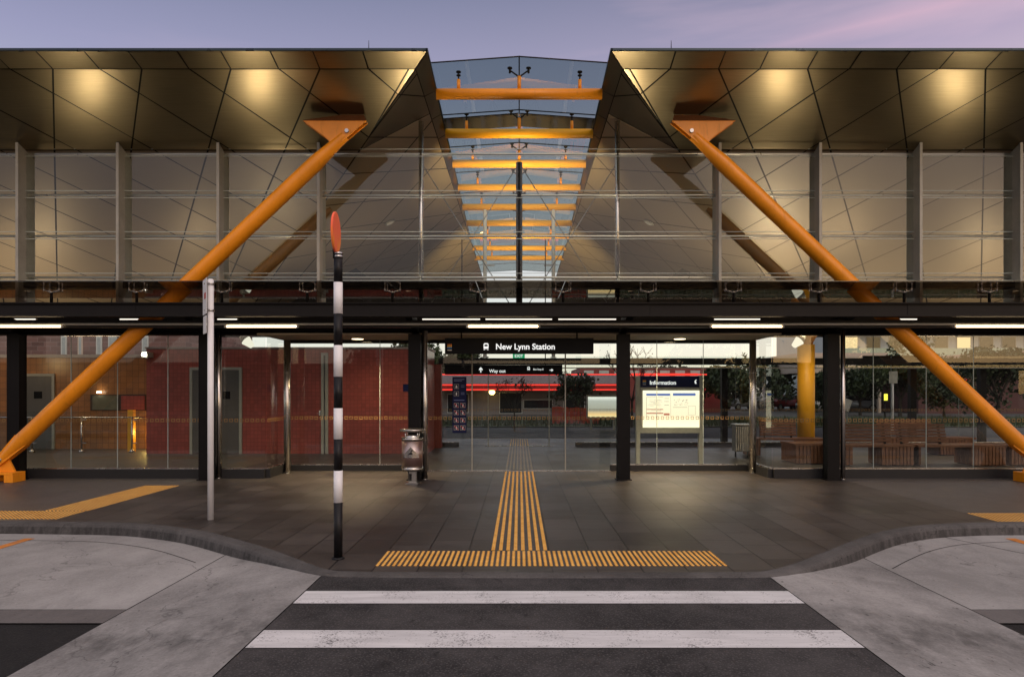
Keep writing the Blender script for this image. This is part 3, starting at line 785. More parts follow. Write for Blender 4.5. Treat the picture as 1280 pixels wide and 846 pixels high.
# white strip lamps and glint bars on the spandrel, glimpsed between the two canopy beams
sl = [(528, 600, 'left of three white strip lamps behind the canopy beam above the station sign'), (607, 690, 'middle of three white strip lamps behind the canopy beam above the station sign'), (698, 770, 'right of three white strip lamps behind the canopy beam above the station sign'),
      (12, 44, 'short reflection glint built as a glowing tube above the leftmost canopy tube light'), (150, 173, 'short reflection glint built as a glowing tube above the left orange strut'), (272, 296, 'short reflection glint built as a glowing tube just right of the white pole top'), (893, 950, 'strip lamp glimpsed above the tube light over the information board'), (1121, 1146, 'short reflection glint built as a glowing tube above the right orange strut')]  # the short bars are reflection glints given a glow, not lamps
for x0, x1, lab in sl:
    d = 13.12; t = thing('strip_lamp_or_glint', lab, 'lamp', (PX((x0 + x1) / 2, d), d, 2.98), 'strip lamps glimpsed between the canopy beams')
    b = MB(); b.tube((PX(x0, d), d, 2.985), (PX(x1, d), d, 2.985), .014, n=10); b.build('tube', M['tube_white'], t)
    b = MB(); b.box(PX(x0, d), PX(x1, d), d + .025, 13.2, 2.97, 3.0); b.build('bracket', M['fin'], t)

# uplights on the canopy that wash the bronze soffit
def spot(name, loc, aim, power, ang, blend, col, size=.05):
    l = bpy.data.lights.new(name, 'SPOT'); l.energy = power; l.spot_size = R(ang); l.spot_blend = blend; l.color = col; l.shadow_soft_size = size
    o = bpy.data.objects.new(name, l); COL.objects.link(o); o.location = loc
    o.rotation_euler = (Vector(aim) - Vector(loc)).to_track_quat('-Z', 'Y').to_euler(); return o
def pointl(name, loc, power, col, size=.1):
    l = bpy.data.lights.new(name, 'POINT'); l.energy = power; l.color = col; l.shadow_soft_size = size
    o = bpy.data.objects.new(name, l); COL.objects.link(o); o.location = loc; return o
WARM = (1.0, .82, .52)
ul = ['second uplight from the left on the canopy, aimed at the bronze soffit', 'uplight on the canopy left of the roof slot', 'uplight on the canopy right of the roof slot', 'second uplight from the right on the canopy, aimed at the bronze soffit', 'far left uplight on the canopy behind the left strut', 'far right uplight on the canopy behind the right strut']
for x, lab in zip((-5.60, -2.1, 2.1, 5.65, -9.3, 9.4), ul):
    t = thing('uplight', lab, 'lamp', (x, 13.02, 3.43), 'uplights along the canopy')
    b = MB(); b.lathe(x, 13.02, [(.045, 3.416), (.05, 3.46), (.055, 3.50)], 14); b.build('housing', M['joint'], t)
    b = MB(); b.tube((x, 13.02, 3.501), (x, 13.02, 3.506), .045, n=14); b.build('lens', M['flood'], t)
    spot('uplight_beam', (x, 13.02, 3.53), (x * .80, 11.85, 6.8) if abs(x) > 3 else (x * .95, 12.0, 6.8), 62 if abs(x) > 3 else 190, 68, 1.0, WARM, .10)

# ------------------------------------------------------------------ ground-floor glazing
ZT = 2.66
def marks(b, p0, p1, z=1.075):
    p0, p1 = Vector(p0), Vector(p1); L = (p1 - p0).length; ax = (p1 - p0).normalized(); n = int(L / .098); up = Vector((0, 0, 1))
    for i in range(n):
        c = p0 + ax * (i + .5) * L / n; c.z = z; h = .031; w = .010
        for (u0, u1, v0, v1) in ((-h, h, h - w, h), (-h, h, -h, -h + w), (-h, -h + w, -h + w, h - w), (h - w, h, -h + w, h - w)):
            b.poly([c + ax * u0 + up * v0, c + ax * u1 + up * v0, c + ax * u1 + up * v1, c + ax * u0 + up * v1])
M['mark'] = simple('glass_marking', (.30, .17, .05), .5)
def screen(label, p0, p1, joints, plinth=.15, cat='glass screen', name='glass_screen', zt=ZT):
    """panes between p0 and p1 (x, y) with joints as fractions"""
    p0, p1 = Vector((*p0, 0)), Vector((*p1, 0)); ax = (p1 - p0).normalized(); nn = Vector((-ax.y, ax.x, 0)); L = (p1 - p0).length
    t = thing(name, label, cat, tuple((p0 + p1) / 2), 'glass screens of the station front')
    if plinth:
        b = MB(); a, c = p0, p1
        b.prism([a - nn * .07, c - nn * .07, c + nn * .07, a + nn * .07], (0, 0, plinth)); b.build('plinth', M['plinth'], t)
        b = MB(); b.prism([a - nn * .03 + Vector((0, 0, plinth + .001)), c - nn * .03 + Vector((0, 0, plinth + .001)), c + nn * .03 + Vector((0, 0, plinth + .001)), a + nn * .03 + Vector((0, 0, plinth + .001))], (0, 0, .018)); b.build('channel', M['steel'], t)
    fr = [0] + joints + [1]
    for u, v in zip(fr, fr[1:]):
        a, c = p0 + ax * (u * L + .006), p0 + ax * (v * L - .006)
        b = MB(); z0 = plinth + .012 if plinth else .012
        b.prism([a - nn * .006 + Vector((0, 0, z0)), c - nn * .006 + Vector((0, 0, z0)), c + nn * .006 + Vector((0, 0, z0)), a + nn * .006 + Vector((0, 0, z0))], (0, 0, zt - z0)); b.build('glass_pane', M['glass'], t)
    b = MB()
    for u in fr[1:-1]:
        c = p0 + ax * u * L; b.prism([c - ax * .005 - nn * .008, c + ax * .005 - nn * .008, c + ax * .005 + nn * .008, c - ax * .005 + nn * .008], (0, 0, zt - .001))
    if len(fr) > 2: b.build('joint_seal', M['edge'], t)
    b = MB(); marks(b, p0 - nn * .009, p1 - nn * .009); b.build('safety_marking', M['mark'], t)
    return t
M['edge'] = simple('glass_edge', (.36, .42, .40), .3, 0, .1)
GF, GR = 12.86, 14.05
XL = -16.0
def fx(px, d, x0, x1): return (PX(px, d) - x0) / (x1 - x0)
screen('wide glass screen along the left front before the tiled walls', (XL, GF), (-4.74, GF), [fx(p, GF, XL, -4.74) for p in (-60, 20, 89, 147, 210, 268)], .165)
screen('glass return screen turning into the left side of the entrance recess', (-4.72, GF), (-4.72, GR), [], .165)
screen('glass screen at the recess back wall before the red tiled block', (-4.70, GR), (-1.86, GR), [fx(475, GR, -4.70, -1.86)], .115)
screen('glass screen at the recess back wall behind the information board position', (1.86, GR), (4.70, GR), [fx(821, GR, 1.86, 4.70), fx(879, GR, 1.86, 4.70)], .115)
screen('glass return screen turning into the right side of the entrance recess', (4.72, GR), (4.72, GF), [], .165)
screen('wide glass screen along the right front before the timber benches', (4.74, GF), (16, GF), [fx(p, GF, 4.74, 16) for p in (1091.5, 1157.6, 1216.6, 1290, 1370)], .165)
# sliding doors
sd = thing('sliding_door', 'frameless glass entrance doors at the end of the tactile path', 'door', (0, 13.95, 0))
for a, c in ((-1.85, -.965), (-.945, -.006), (.006, .925), (.945, 1.85)):
    b = MB(); b.box(a, c, 13.944, 13.956, .02, ZT); b.build('door_leaf', M['glass'], sd)
for x in (-.955, .935):
    b = MB(); b.box(x - .012, x + .012, 13.925, 13.975, 0, ZT); b.build('jamb', M['fin'], sd)
b = MB(); b.box(-1.85, -.19, 13.93, 13.97, .002, .018); b.box(.19, 1.85, 13.93, 13.97, .002, .018); b.box(-1.85, 1.85, 13.86, 13.90, .001, .009); b.build('floor_rail', M['steel'], sd)
b = MB(); marks(b, (-1.85, 13.94, 0), (1.85, 13.94, 0)); b.build('safety_marking', M['mark'], sd)

# recess soffit with downlights, front header
b = MB(); b.box(-4.85, 4.85, 12.72, 14.2, ZT + .002, ZT + .03); 
tag(b.build('recess_soffit', M['cream']), 'cream soffit panel over the entrance recess with two downlights', 'soffit')
hd = thing('header_beam', 'black header beam running over the ground floor glazing', 'beam', (0, 12.9, 2.7))
b = MB(); b.box(-18, -4.86, 12.80, 13.0, ZT + .003, 2.72); b.box(4.86, 18, 12.80, 13.0, ZT + .003, 2.72); b.box(-18, 18, 12.74, 12.96, 2.722, 2.80); b.build('beam', M['black_steel'], hd)
b = MB(); b.box(-4.8, 4.8, 14.06, 14.18, 2.60, ZT - .001); b.build('recess_track', M['black_steel'], hd)
for px, lab in ((447, 'lit round downlight in the recess soffit above the litter bin side'), (849.7, 'lit round downlight in the recess soffit above the information board')):
    x, d = PX(px, 13.6), 13.6
    t = thing('downlight', lab, 'lamp', (x, d, ZT), 'downlights in the recess soffit')
    b = MB(); b.lathe(x, d, [(.14, ZT + .001), (.14, ZT - .008), (.115, ZT - .010)], 24); b.build('trim_ring', M['fin'], t)
    b = MB(); b.tube((x, d, ZT - .011), (x, d, ZT - .016), .112, n=24); b.build('lens', M['downlight'], t)
    spot('downlight_beam', (x, d - .02, ZT - .05), (x, d - .25, 0), 55, 125, .9, (1, .74, .42), .1).data.energy = 520

# ------------------------------------------------------------------ rear glazing of the hall
RG = 20.35
screen('rear glass screen of the hall with the plinth left of the rear doors', (-2.4, RG), (-1.78, RG), [], .11, name='rear_glass_screen')
screen('rear glass screen of the hall behind the yellow round pillar', (1.66, RG), (15, RG), [.14, .28, .42, .56, .70, .85], .11, name='rear_glass_screen')
rd = thing('sliding_door', 'rear glass doors of the hall opening to the far road', 'door', (0, RG, 0))
for a, c in ((-1.77, -.93), (-.9, .87), (.9, 1.65)):
    b = MB(); b.box(a, c, RG - .006, RG + .006, .02, 2.4); b.build('door_leaf', M['glass'], rd)
for x in (-.915, .885):
    b = MB(); b.box(x - .015, x + .015, RG - .03, RG + .03, 0, 2.4); b.build('jamb', M['fin'], rd)
b = MB(); b.box(-1.0, 1.0, RG - .03, RG + .03, .001, .02); b.build('floor_rail', M['steel'], rd)
b = MB(); marks(b, (-1.77, RG - .01, 0), (1.65, RG - .01, 0)); b.build('safety_marking', M['mark'], rd)
b = MB(); b.box(-2.38, 18, RG - .1, RG + .12, 2.41, 2.60); 
tag(b.build('rear_header_beam', M['dark_steel']), 'dark steel header beam across the rear glazing of the hall', 'beam')
b = MB(); b.box(-2.38, 18, RG - .02, RG + .01, 2.30, 2.33); tag(b.build('rear_transom', M['fin']), 'thin pale transom rail just below the rear header beam', 'rail')
# post trestle carrying the skylight
for s, nm in ((-1, 'left'), (1, 'right')):
    b = MB(); b.tube((s * 1.0, 20.1, 2.60), (s * 1.0, 20.1, 6.92), .055, n=14); b.tube((s * 1.0, 20.1, 2.6), (s * 1.0, 20.1, 2.62), .09, n=14); b.tube((s * 1.0, 20.1, 5.3), (s * .72, 20.1, 5.3), .02, n=6)
    tag(b.build('white_post', M['white_paint']), '%s of two white posts rising behind the glass under the roof slot' % nm, 'post', 'white posts under the roof slot')
b = MB()
for x in (-1.6, -.5, .5, 1.6): b.box(x - .02, x + .02, 26.9, 26.95, 3.4, 4.9)
for z in (3.4, 4.15, 4.9): b.box(-1.7, 1.7, 26.88, 26.97, z, z + .05)
tag(b.build('far_frame', M['dark_steel']), 'dark window frame seen low through the roof slot behind the mast', 'frame')
# rear posts of the hall
for px, lab in ((905, 'dark slim post of the rear glazing behind the stainless bin'), (1140, 'dark post outside the rear glazing left of the right strut'), (1227, 'dark post outside the rear glazing at the far right')):
    d = 21.2; x = PX(px, d); b = MB(); b.box(x - .09, x + .09, d - .09, d + .09, 0, 2.55 if px != 905 else 2.4)
    if px > 1000: b.box(x - (1.5 if px < 1200 else 0), x + (0 if px < 1200 else 1.6), d - .06, d + .06, 2.55, 2.72)
    tag(b.build('rear_post', M['black_steel']), lab, 'post', 'dark posts beyond the hall')

# ------------------------------------------------------------------ hall interior, left: tiled blocks
rb = thing('red_tiled_block', 'long red tiled service block inside the glass hall', 'building', (-6, 18.5, 0))
D1 = 17.9; x0, x1 = PX(183, D1), -2.39
b = MB(); b.box(x0, x1, D1, 19.4, 0, 2.72); b.build('wall', M['red_tile'], rb)
b = MB(); b.box(x0 - .03, x1 + .03, D1 - .03, 19.42, 2.722, 2.77); b.build('coping', simple('pale_coping', (.30, .24, .22), .5), rb)
def door(root, px0, px1, pytop, d, leaves, handle=True):
    a, c = PX(px0, d), PX(px1, d); zt = PZ(pytop, d); fw = .07
    b = MB(); b.box(a, a + fw, d - .05, d - .001, 0.001, zt); b.box(c - fw, c, d - .05, d - .001, .001, zt); b.box(a + fw, c - fw, d - .05, d - .001, zt - fw, zt); fr = b.build('door_frame', M['door_frame'], root)
    n = leaves; w = (c - a - 2 * fw) / n
    for i in range(n):
        b = MB(); u = a + fw + w * i; b.box(u + .006, u + w - .006, d - .035, d - .002, .012, zt - fw - .006); dl = b.build('door', M['door_grey'], root)
        b = MB(); hx = u + (w - .10 if i == 0 else .10); b.box(hx - .025, hx + .025, d - .045, d - .036, .92, 1.12); b.tube((hx, d - .08, 1.05), (hx + (-.1 if i == 0 else .1), d - .08, 1.05), .01, n=8); b.build('handle', M['chrome'], dl)
        b = MB(); b.box(u + w * .30, u + w * .62, d - .042, d - .036, 1.42, 1.62); b.build('notice', M['sign_black'], dl)
door(rb, 238, 303, 459, D1, 2)
door(rb, 402, 410.5, 441, D1, 1)
b = MB(); b.box(PX(399, D1), PX(408, D1), D1 - .02, D1 - .001, PZ(519, D1), PZ(513, D1)); b.build('switch_plate', M['white_sign'], rb)
b = MB(); b.box(PX(504, D1), PX(510.5, D1), D1 - .03, D1 - .001, PZ(489, D1), PZ(480, D1)); b.build('toilet_sign', M['navy'], rb)
rp = MB(); xx = PX(546.5, 19.9); rp.box(xx - .13, xx + .13, 19.75, 20.05, 0, 2.4); tag(rp.build('red_pillar', simple('red_pillar_paint', (.22, .045, .032), .5)), 'red square pillar at the right end of the red tiled block', 'pillar')
# tan tiled block and stair balustrade
tb = thing('tan_tiled_block', 'tan tiled stair block at the far left behind the glass', 'building', (-12, 19.6, 0))
D2 = 19.4; a, c = PX(-60, D2), PX(183, D2)
b = MB(); b.box(a, c + .35, D2, D2 + 2.5, -.1, PZ(447, D2)); b.build('wall', M['tan_wall'], tb)
b = MB(); b.box(a, c + .35, D2 - .05, D2 + 2.5, PZ(447, D2) + .001, PZ(443, D2)); b.build('coping', simple('block_coping', (.42, .36, .34), .5), tb)
door(tb, 31, 69, 467, D2, 1)
b = MB(); b.box(PX(114, D2), PX(183, D2), D2 - .04, D2 - .002, PZ(513, D2), PZ(493, D2)); wf = b.build('window', simple('window_reveal', (.05, .025, .015), .5), tb)
b = MB(); b.box(PX(117, D2), PX(149, D2), D2 - .06, D2 - .041, PZ(512, D2), PZ(494.5, D2)); b.build('pane', simple('stair_pane', (.16, .16, .12), .1), wf)
b = MB(); b.box(PX(153, D2), PX(182, D2), D2 - .06, D2 - .041, PZ(512, D2), PZ(494.5, D2)); b.build('panel', M['red_tile'], wf)
b = MB(); b.tube((PX(126.5, D2), D2 - .10, PZ(491, D2)), (PX(126.5, D2), D2 - .10, PZ(490, D2) + .02), .06, n=12); b.build('wall_lamp', M['flood'], tb)
D3 = 18.35
op = MB(); op.box(PX(161.5, D3 + .3), PX(168, D3 + .3), D3 + .22, D3 + .36, 0, PZ(512, D3 + .3)); tag(op.build('orange_post', M['beam_orange']), 'bright orange post at the head of the stairs behind glass', 'post')
bl = thing('glass_balustrade', 'glass balustrade with top rail before the tan tiled stair block', 'balustrade', (-12, D3, 0))
xa, xb = PX(-50, D3), PX(182, D3)
for i in range(4):
    u = xa + (xb - xa) * i / 4; b = MB(); b.box(u + .01, u + (xb - xa) / 4 - .01, D3 - .005, D3 + .005, .06, 1.08); b.build('glass_panel', M['glass'], bl)
b = MB(); b.tube((xa, D3, 0.93), (xb, D3, .93), .02, n=8); b.build('handrail', M['steel'], bl)
for px in (40, 102, 165):
    x = PX(px, D3 - .08); b = MB(); b.tube((x, D3 - .08, 0), (x, D3 - .08, .95), .022, n=10); b.tube((x, D3 - .08, 0), (x, D3 - .08, .1), .09, .02, n=14)
    for z in (.25, .87): b.box(x - .02, x + .13, D3 - .09, D3 - .06, z - .015, z + .015)
    b.build('baluster', M['steel'], bl)
pointl('stair_light', (PX(185, 18.9), 18.9, .5), 16, (1, .62, .16), .08)
pointl('block_light', (-14.2, 17.6, 2.45), 26, (1, .66, .3), .12)
# glaring bulkhead lamp
t = thing('bulkhead_lamp', 'small glaring lamp at the top left corner of the red tiled block', 'lamp', (PX(180.5, 17.6), 17.6, PZ(443, 17.6)))
b = MB(); x, z = PX(180.5, 17.6), PZ(443, 17.6); b.tube((x, 17.6, z), (x, 17.53, z), .036, n=14); b.build('lens', emit('bulkhead_glow', (1, .9, .75), 40), t)
b = MB(); b.box(x - .07, x + .07, 17.601, 17.9, z - .07, z + .07); b.build('housing', M['fin'], t)
# floodlights lighting the ceiling from below
for px, d, pw, lab in ((310, 16.0, 34, 'white ceiling floodlight behind the glass left of the striped pole'), (997, 16.6, 100, 'white ceiling floodlight beside the yellow round pillar')):
    x, z = PX(px, d), PZ(428, d); t = thing('floodlight', lab, 'lamp', (x, d, z), 'floodlights on the ceiling of the hall')
    s = 1 if px > 640 else -1
    b = MB(); b.tube((x - s * .10, d, z - .09), (x + s * .05, d, z + .05), .06, .12, 18); b.build('lens', emit('flood_lens_%s' % ('a' if s > 0 else 'b'), (1, .93, .75), 1.0), t)
    b = MB(); b.tube((x + s * .052, d, z + .052), (x + s * .16, d, z + .15), .12, .05, 18); b.tube((x + s * .1, d, z + .1), (x + s * .1, d, z + .55), .02, n=8); b.build('housing', M['fin'], t)
    spot('flood_glow', (x - s * .2, d - .1, z + .2), (x - s * 1.2, d - .4, z + 3), pw * 2.2, 140, 1.0, (1, .80, .52), .15)
for x, y, z, pw in ((-12.6, 17.0, 2.5, 190), (12.4, 17.2, 2.5, 180), (-8.4, 16.9, 2.8, 80), (-3.4, 17.2, 2.8, 80), (3.4, 17.2, 2.8, 90), (8.6, 16.8, 2.5, 100)):
    spot('hall_uplight', (x, y, z), (x, y + .5, z + 3), pw, 150, 1.0, (1, .76, .46), .15)
for x, y in ((-3.6, 16.4), (-.2, 16.6), (3.4, 16.6), (7.2, 16.6), (10.6, 16.8), (-7.2, 15.4), (-11.5, 16.2)):
    spot('hall_floor_fill', (x, y, 3.6), (x, y, 0), 150, 110, .8, (1, .78, .50), .15)  # fixtureless spots added to brighten the hall floor
for x in (-.45, .45):  # unseen spots added to brighten the beams crossing the slot
    spot('slot_fill_spot', (x, 13.62, 3.9), (x * .3, 16.4, 7.0), 800, 72, .8, (1, .70, .28), .1)
    spot('slot_fill_spot', (x * 1.2, 20.35, 3.3), (x * .6, 26, 7.0), 1100, 80, .8, (1, .70, .28), .1)

# yellow round pillar
yp = thing('round_pillar', 'fat yellow round pillar with a flared head behind the right glass', 'pillar', (PX(1007.5, 18), 18, 0))
x = PX(1007.5, 18); b = MB(); b.lathe(x, 18, [(.215, 0), (.215, PZ(431, 18))], 32); b.build('shaft', M['beam_orange'], yp)
b = MB(); b.lathe(x, 18, [(.17, PZ(431, 18) + .002), (.17, PZ(429, 18)), (.36, 3.25), (.36, 4.3)], 32); b.build('head', simple('pillar_head', (.42, .16, .02), .5), yp)

# ------------------------------------------------------------------ signs
def lettered(name, label, cat, x0, x1, z0, z1, d, depth, mat, group=None):
    t = thing(name, label, cat, ((x0 + x1) / 2, d, z0), group)
    b = MB(); b.box(x0, x1, d, d + depth, z0, z1); b.bevel(.006, 1); b.build('board', mat, t); return t
def emblem(root, x, z, s, y):
    """little grid of orange, yellow and blue blocks over a white bar"""
    for (r, m) in ((0, 'orange_print'), (1, 'yellow_print'), (2, 'blue_print')):
        b = MB()
        for c in range(3): b.box(x + c * s * .34, x + c * s * .34 + s * .27, y - .004, y - .001, z + (2 - r) * s * .34, z + (2 - r) * s * .34 + s * .27)
        b.build('emblem_block', M[m], root)
    b = MB(); b.box(x, x + s * .95, y - .004, y - .001, z - s * .42, z - s * .28); b.build('emblem_bar', M['white_sign'], root)
def train_icon(root, x, z, h, y, mat):
    b = MB(); w = h * .72
    pts = [(x, z + h * .22), (x, z + h * .86), (x + w * .2, z + h), (x + w * .8, z + h), (x + w, z + h * .86), (x + w, z + h * .22), (x + w * .85, z + h * .16), (x + w * .15, z + h * .16)]
    b.prism([(px, y - .004, pz) for px, pz in pts], (0, .003, 0)); b.box(x - w * .02, x + w * .3, y - .004, y - .001, z, z + h * .08); b.box(x + w * .7, x + w * 1.02, y - .004, y - .001, z, z + h * .08)
    b.build('train_symbol', mat, root)
    b = MB(); b.box(x + w * .18, x + w * .82, y - .007, y - .005, z + h * .52, z + h * .80); b.build('train_window', M['sign_black'], root)
d = 12.62; x0, x1 = PX(556, d), PX(742, d)
ss = lettered('station_sign', 'long black overhead sign with white station name above the doors', 'sign', x0, x1, PZ(442, d), PZ(422.5, d), d, .12, M['sign_black'])
text_mesh('lettering', 'New Lynn Station', .150, M['letter_glow'], (PX(619.5, d), d - .004, PZ(436.6, d)), ss, bold=.018)
train_icon(ss, PX(604.5, d), PZ(437.3, d), .125, d, M['letter_glow'])
emblem(ss, PX(559.3, d), PZ(435.5, d), .085, d)
for x in (x0 + .3, x1 - .3):
    b = MB(); b.tube((x, d + .06, PZ(422.5, d)), (x, d + .06, 2.722), .015, n=8); b.build('hanger', M['black_steel'], ss)
d = 16.2; x0, x1 = PX(556, d), PX(703, d)
ws = lettered('way_out_sign', 'smaller black hanging sign reading Way out inside the hall', 'sign', x0, x1, PZ(468, d), PZ(456, d), d, .08, M['sign_black'])
text_mesh('lettering', 'Way out', .108, M['letter_glow'], (PX(611.5, d), d - .004, PZ(465.5, d)), ws, bold=.015)
text_mesh('small_lettering', 'Bus Stop E', .056, M['letter_glow'], (PX(666.5, d), d - .004, PZ(462.5, d)), ws, bold=.012)
train_icon(ws, PX(659.2, d), PZ(462.8, d), .085, d, M['letter_glow'])
def arrow(root, x, z, h, y, mat, ang=0):
    b = MB(); w = h * .34; P = [(-w * .28, 0), (w * .28, 0), (w * .28, h * .55), (w * .95, h * .35), (w * .95, h * .62), (0, h), (-w * .95, h * .62), (-w * .95, h * .35), (-w * .28, h * .55)]
    ca_, sa = math.cos(ang), math.sin(ang); b.prism([(x + px * ca_ + pz * sa, y - .004, z - px * sa + pz * ca_) for px, pz in P], (0, .003, 0)); b.build('arrow', mat, root)
arrow(ws, PX(601, d), PZ(465.5, d), .13, d, M['letter_glow']); arrow(ws, PX(687, d), PZ(462.5, d), .09, d, M['letter_glow'], R(90))
for x in (x0 + .4, x1 - .4):
    b = MB(); b.tube((x, d + .04, PZ(456, d)), (x, d + .04, 5.2), .012, n=8); b.build('hanger', M['black_steel'], ws)
d = 20.1; x0, x1 = PX(641, d), PX(656, d)
es = lettered('exit_sign', 'small green lit exit sign hanging behind the station name sign', 'sign', x0, x1, PZ(447.5, d), PZ(441.5, d), d, .05, M['green_exit'])
text_mesh('lettering', 'EXIT', .12, M['letter_glow'], ((x0 + x1) / 2, d - .004, PZ(446.6, d)), es, align='CENTER', bold=.015)
# blue rules panel on the door glass
d = 13.90; x0, x1, z0, z1 = PX(565.5, d), PX(583, d), PZ(541, d), PZ(471, d)
rs = lettered('rules_panel', 'tall navy panel of pictograms fixed on the glass beside the doors', 'sign', x0, x1, z0, z1, d, .02, M['navy'])
w = x1 - x0
for i, (px, py) in enumerate([(570.5, 483), (570.5, 492)] + [(xx, yy) for yy in (506.5, 515.5, 525, 534.5) for xx in (570.5, 578.5)]):
    cx, cz = PX(px, d), PZ(py, d); h = .05; kind = i % 5
    b = MB()
    o4 = [(-h, -h), (h, -h), (h, h), (-h, h)]; i4 = [(-h + .007, -h + .007), (h - .007, -h + .007), (h - .007, h - .007), (-h + .007, h - .007)]
    for q in range(4):
        w_ = (q + 1) % 4; b.poly([(cx + u, d - .003, cz + v_) for u, v_ in (o4[q], o4[w_], i4[w_], i4[q])])
    bmesh.ops.remove_doubles(b.bm, verts=b.bm.verts[:], dist=1e-5)
    pf = b.build('pictogram', M['fin'], rs)
    b = MB(); b.prism([(cx - .012, d - .004, cz + .012), (cx - .006 + .004 * kind, d - .004, cz + .034), (cx + .014, d - .004, cz + .012), (cx + .022 - .01 * (kind % 3), d - .004, cz - .03), (cx - .02 + .008 * (kind % 2), d - .004, cz - .03)], (0, .003, 0)); b.build('figure', M['white_sign'], pf)
    if i > 1:
        b = MB(); b.prism([(cx - .042, d - .008, cz + .034), (cx - .034, d - .008, cz + .042), (cx + .042, d - .008, cz - .034), (cx + .034, d - .008, cz - .042)], (0, .003, 0)); b.build('red_slash', M['red_sign'], pf)
b = MB()
for py, n in ((474.5, 2), (500.5, 1)):
    for i in range(n): b.box(x0 + .03, x1 - .04 - .05 * i, d - .003, d - .001, PZ(py + i * 1.8, d), PZ(py + i * 1.8, d) + .014)
for py in (482, 484, 491, 493): b.box(PX(576, d), x1 - .04, d - .003, d - .001, PZ(py, d), PZ(py, d) + .01)
b.build('printed_lines', simple('pale_blue_print', (.16, .2, .4), .5), rs)

# information board
d = 15.35
ib = thing('information_board', 'lit information board on two posts behind the recess glass', 'information board', (PX(838, d), d, 0))
xl, xr = PX(797.5, d), PX(876, d)
for x in (xl, xr): b = MB(); b.box(x - .045, x + .045, d - .03, d + .09, 0, PZ(470, d)); b.build('post', M['fin'], ib)
b = MB(); b.box(xl + .046, xr - .046, d - .05, d + .1, PZ(484, d), PZ(470, d)); hdr = b.build('header', M['navy'], ib)
text_mesh('lettering', 'Information', .124, M['letter_glow'], (PX(811.5, d), d - .054, PZ(480.5, d)), hdr, bold=.018)
emblem(hdr, PX(803, d), PZ(479, d), .075, d - .05)
b = MB(); q = [(PX(868, d), PZ(479.5, d)), (PX(870, d), PZ(479.5, d)), (PX(869, d), PZ(476, d)), (PX(870.5, d), PZ(474.5, d)), (PX(869, d), PZ(474.5, d)), (PX(867.3, d), PZ(476.3, d))]; b.prism([(a, d - .054, c) for a, c in q], (0, .003, 0)); b.build('info_symbol', M['letter_glow'], hdr)
b = MB(); b.box(xl + .046, xr - .046, d - .045, d + .1, PZ(541, d), PZ(484, d) - .002); case = b.build('case', M['fin'], ib)
xl2, xr2, zb, zt = PX(803, d), PX(873.5, d), PZ(534, d), PZ(488, d)
lb = rampz('lit_poster_box', [(0, (1.0, .86, .56)), (.16, (1.0, .84, .52)), (.30, (.78, .66, .44)), (.85, (.80, .70, .50)), (1, (1.0, .90, .62))], zb, zt, 1.7)
b = MB(); b.box(xl2, xr2, d - .058, d - .046, zb, zt); b.build('light_box', lb, ib)
pb = MB(); pg = MB(); pr = MB(); pw = MB(); yy0, yy1 = d - .064, d - .059
W, Z = xr2 - xl2, zt - zb
def rect(bb, u0, u1, v0, v1, k=0): bb.box(xl2 + W * u0, xl2 + W * u1, yy0 - k, yy1 - k, zb + Z * v0, zb + Z * v1)
rect(pb, .06, .48, .86, .92); rect(pb, .53, .93, .86, .93)
for u0, u1, v0, v1 in ((.06, .065, .3, .82), (.06, .36, .815, .822), (.38, .46, .78, .79), (.38, .46, .70, .71), (.38, .46, .60, .61), (.80, .93, .34, .345), (.80, .93, .58, .585), (.80, .803, .34, .58), (.927, .93, .34, .58), (.53, .78, .54, .55), (.49, .493, .28, .92)): rect(pg, u0, u1, v0, v1)
rndm = random.Random(4)
for i in range(60):
    u, v = rndm.uniform(.54, .78), rndm.uniform(.58, .76); rect(pg, u, u + rndm.uniform(.004, .03), v, v + .006)
for i in range(22): rect(pg, .08 + .28 * rndm.random(), .08 + .28 * rndm.random() + .01, .42 + i * .016, .424 + i * .016)
rect(pr, .06, .36, .37, .40); rect(pr, .06, .36, .48, .50); rect(pr, .37, .47, .33, .385)
pb.build('blue_heading', emit('poster_blue', (.16, .25, .62), .8), ib); pg.build('printed_map', emit('poster_ink', (.42, .34, .22), .8), ib); pr.build('red_panel', emit('poster_red', (.75, .24, .14), .85), ib)

# ------------------------------------------------------------------ street furniture
# striped crossing pole
d = 6.615; x = PX(422.7, d)
bp = thing('crossing_pole', 'black and white striped crossing pole with round orange disc', 'pole', (x, d, 0))
ys_ = [698, 627.5, 587.7, 548.5, 510, 470.8, 431.6, 392.2, 353, 318]
M['pole_blk'], M['pole_wht'] = M['black_paint'], M['white_paint']
for i, (a, c) in enumerate(zip(ys_, ys_[1:])):
    z0, z1 = (0.0 if i == 0 else PZ(a, d)), PZ(c, d)
    b = MB(); b.tube((x, d, z0), (x, d, z1), .0415 if i % 2 == 0 else .0425, n=24); b.build('black_band' if i % 2 == 0 else 'white_band', M['pole_blk'] if i % 2 == 0 else M['pole_wht'], bp)
b = MB(); b.tube((x, d, PZ(318, d)), (x, d, PZ(316, d)), .047, n=24); b.tube((x, d, PZ(322, d)), (x, d, PZ(319.5, d)), .046, n=24, m=None); b.build('collar', M['chrome'], bp)
cx, cz = PX(419.8, d), PZ(291, d)
tdisc = NT('fluorescent_orange_disc'); nz = tdisc.noise(tdisc.pos((1, 1, .5)), 4, 3); tdisc.bsdf(tdisc.ramp(nz, [(.42, (1.0, .17, .085)), (.58, (1.0, .28, .05))]), .5, 0, .12)
b = MB(); n = 40
for px_, r in ((-.011, .188), (-.008, .196), (.008, .196), (.011, .188)): pass
prof = [(-.012, .186), (-.008, .196), (.008, .196), (.012, .186)]
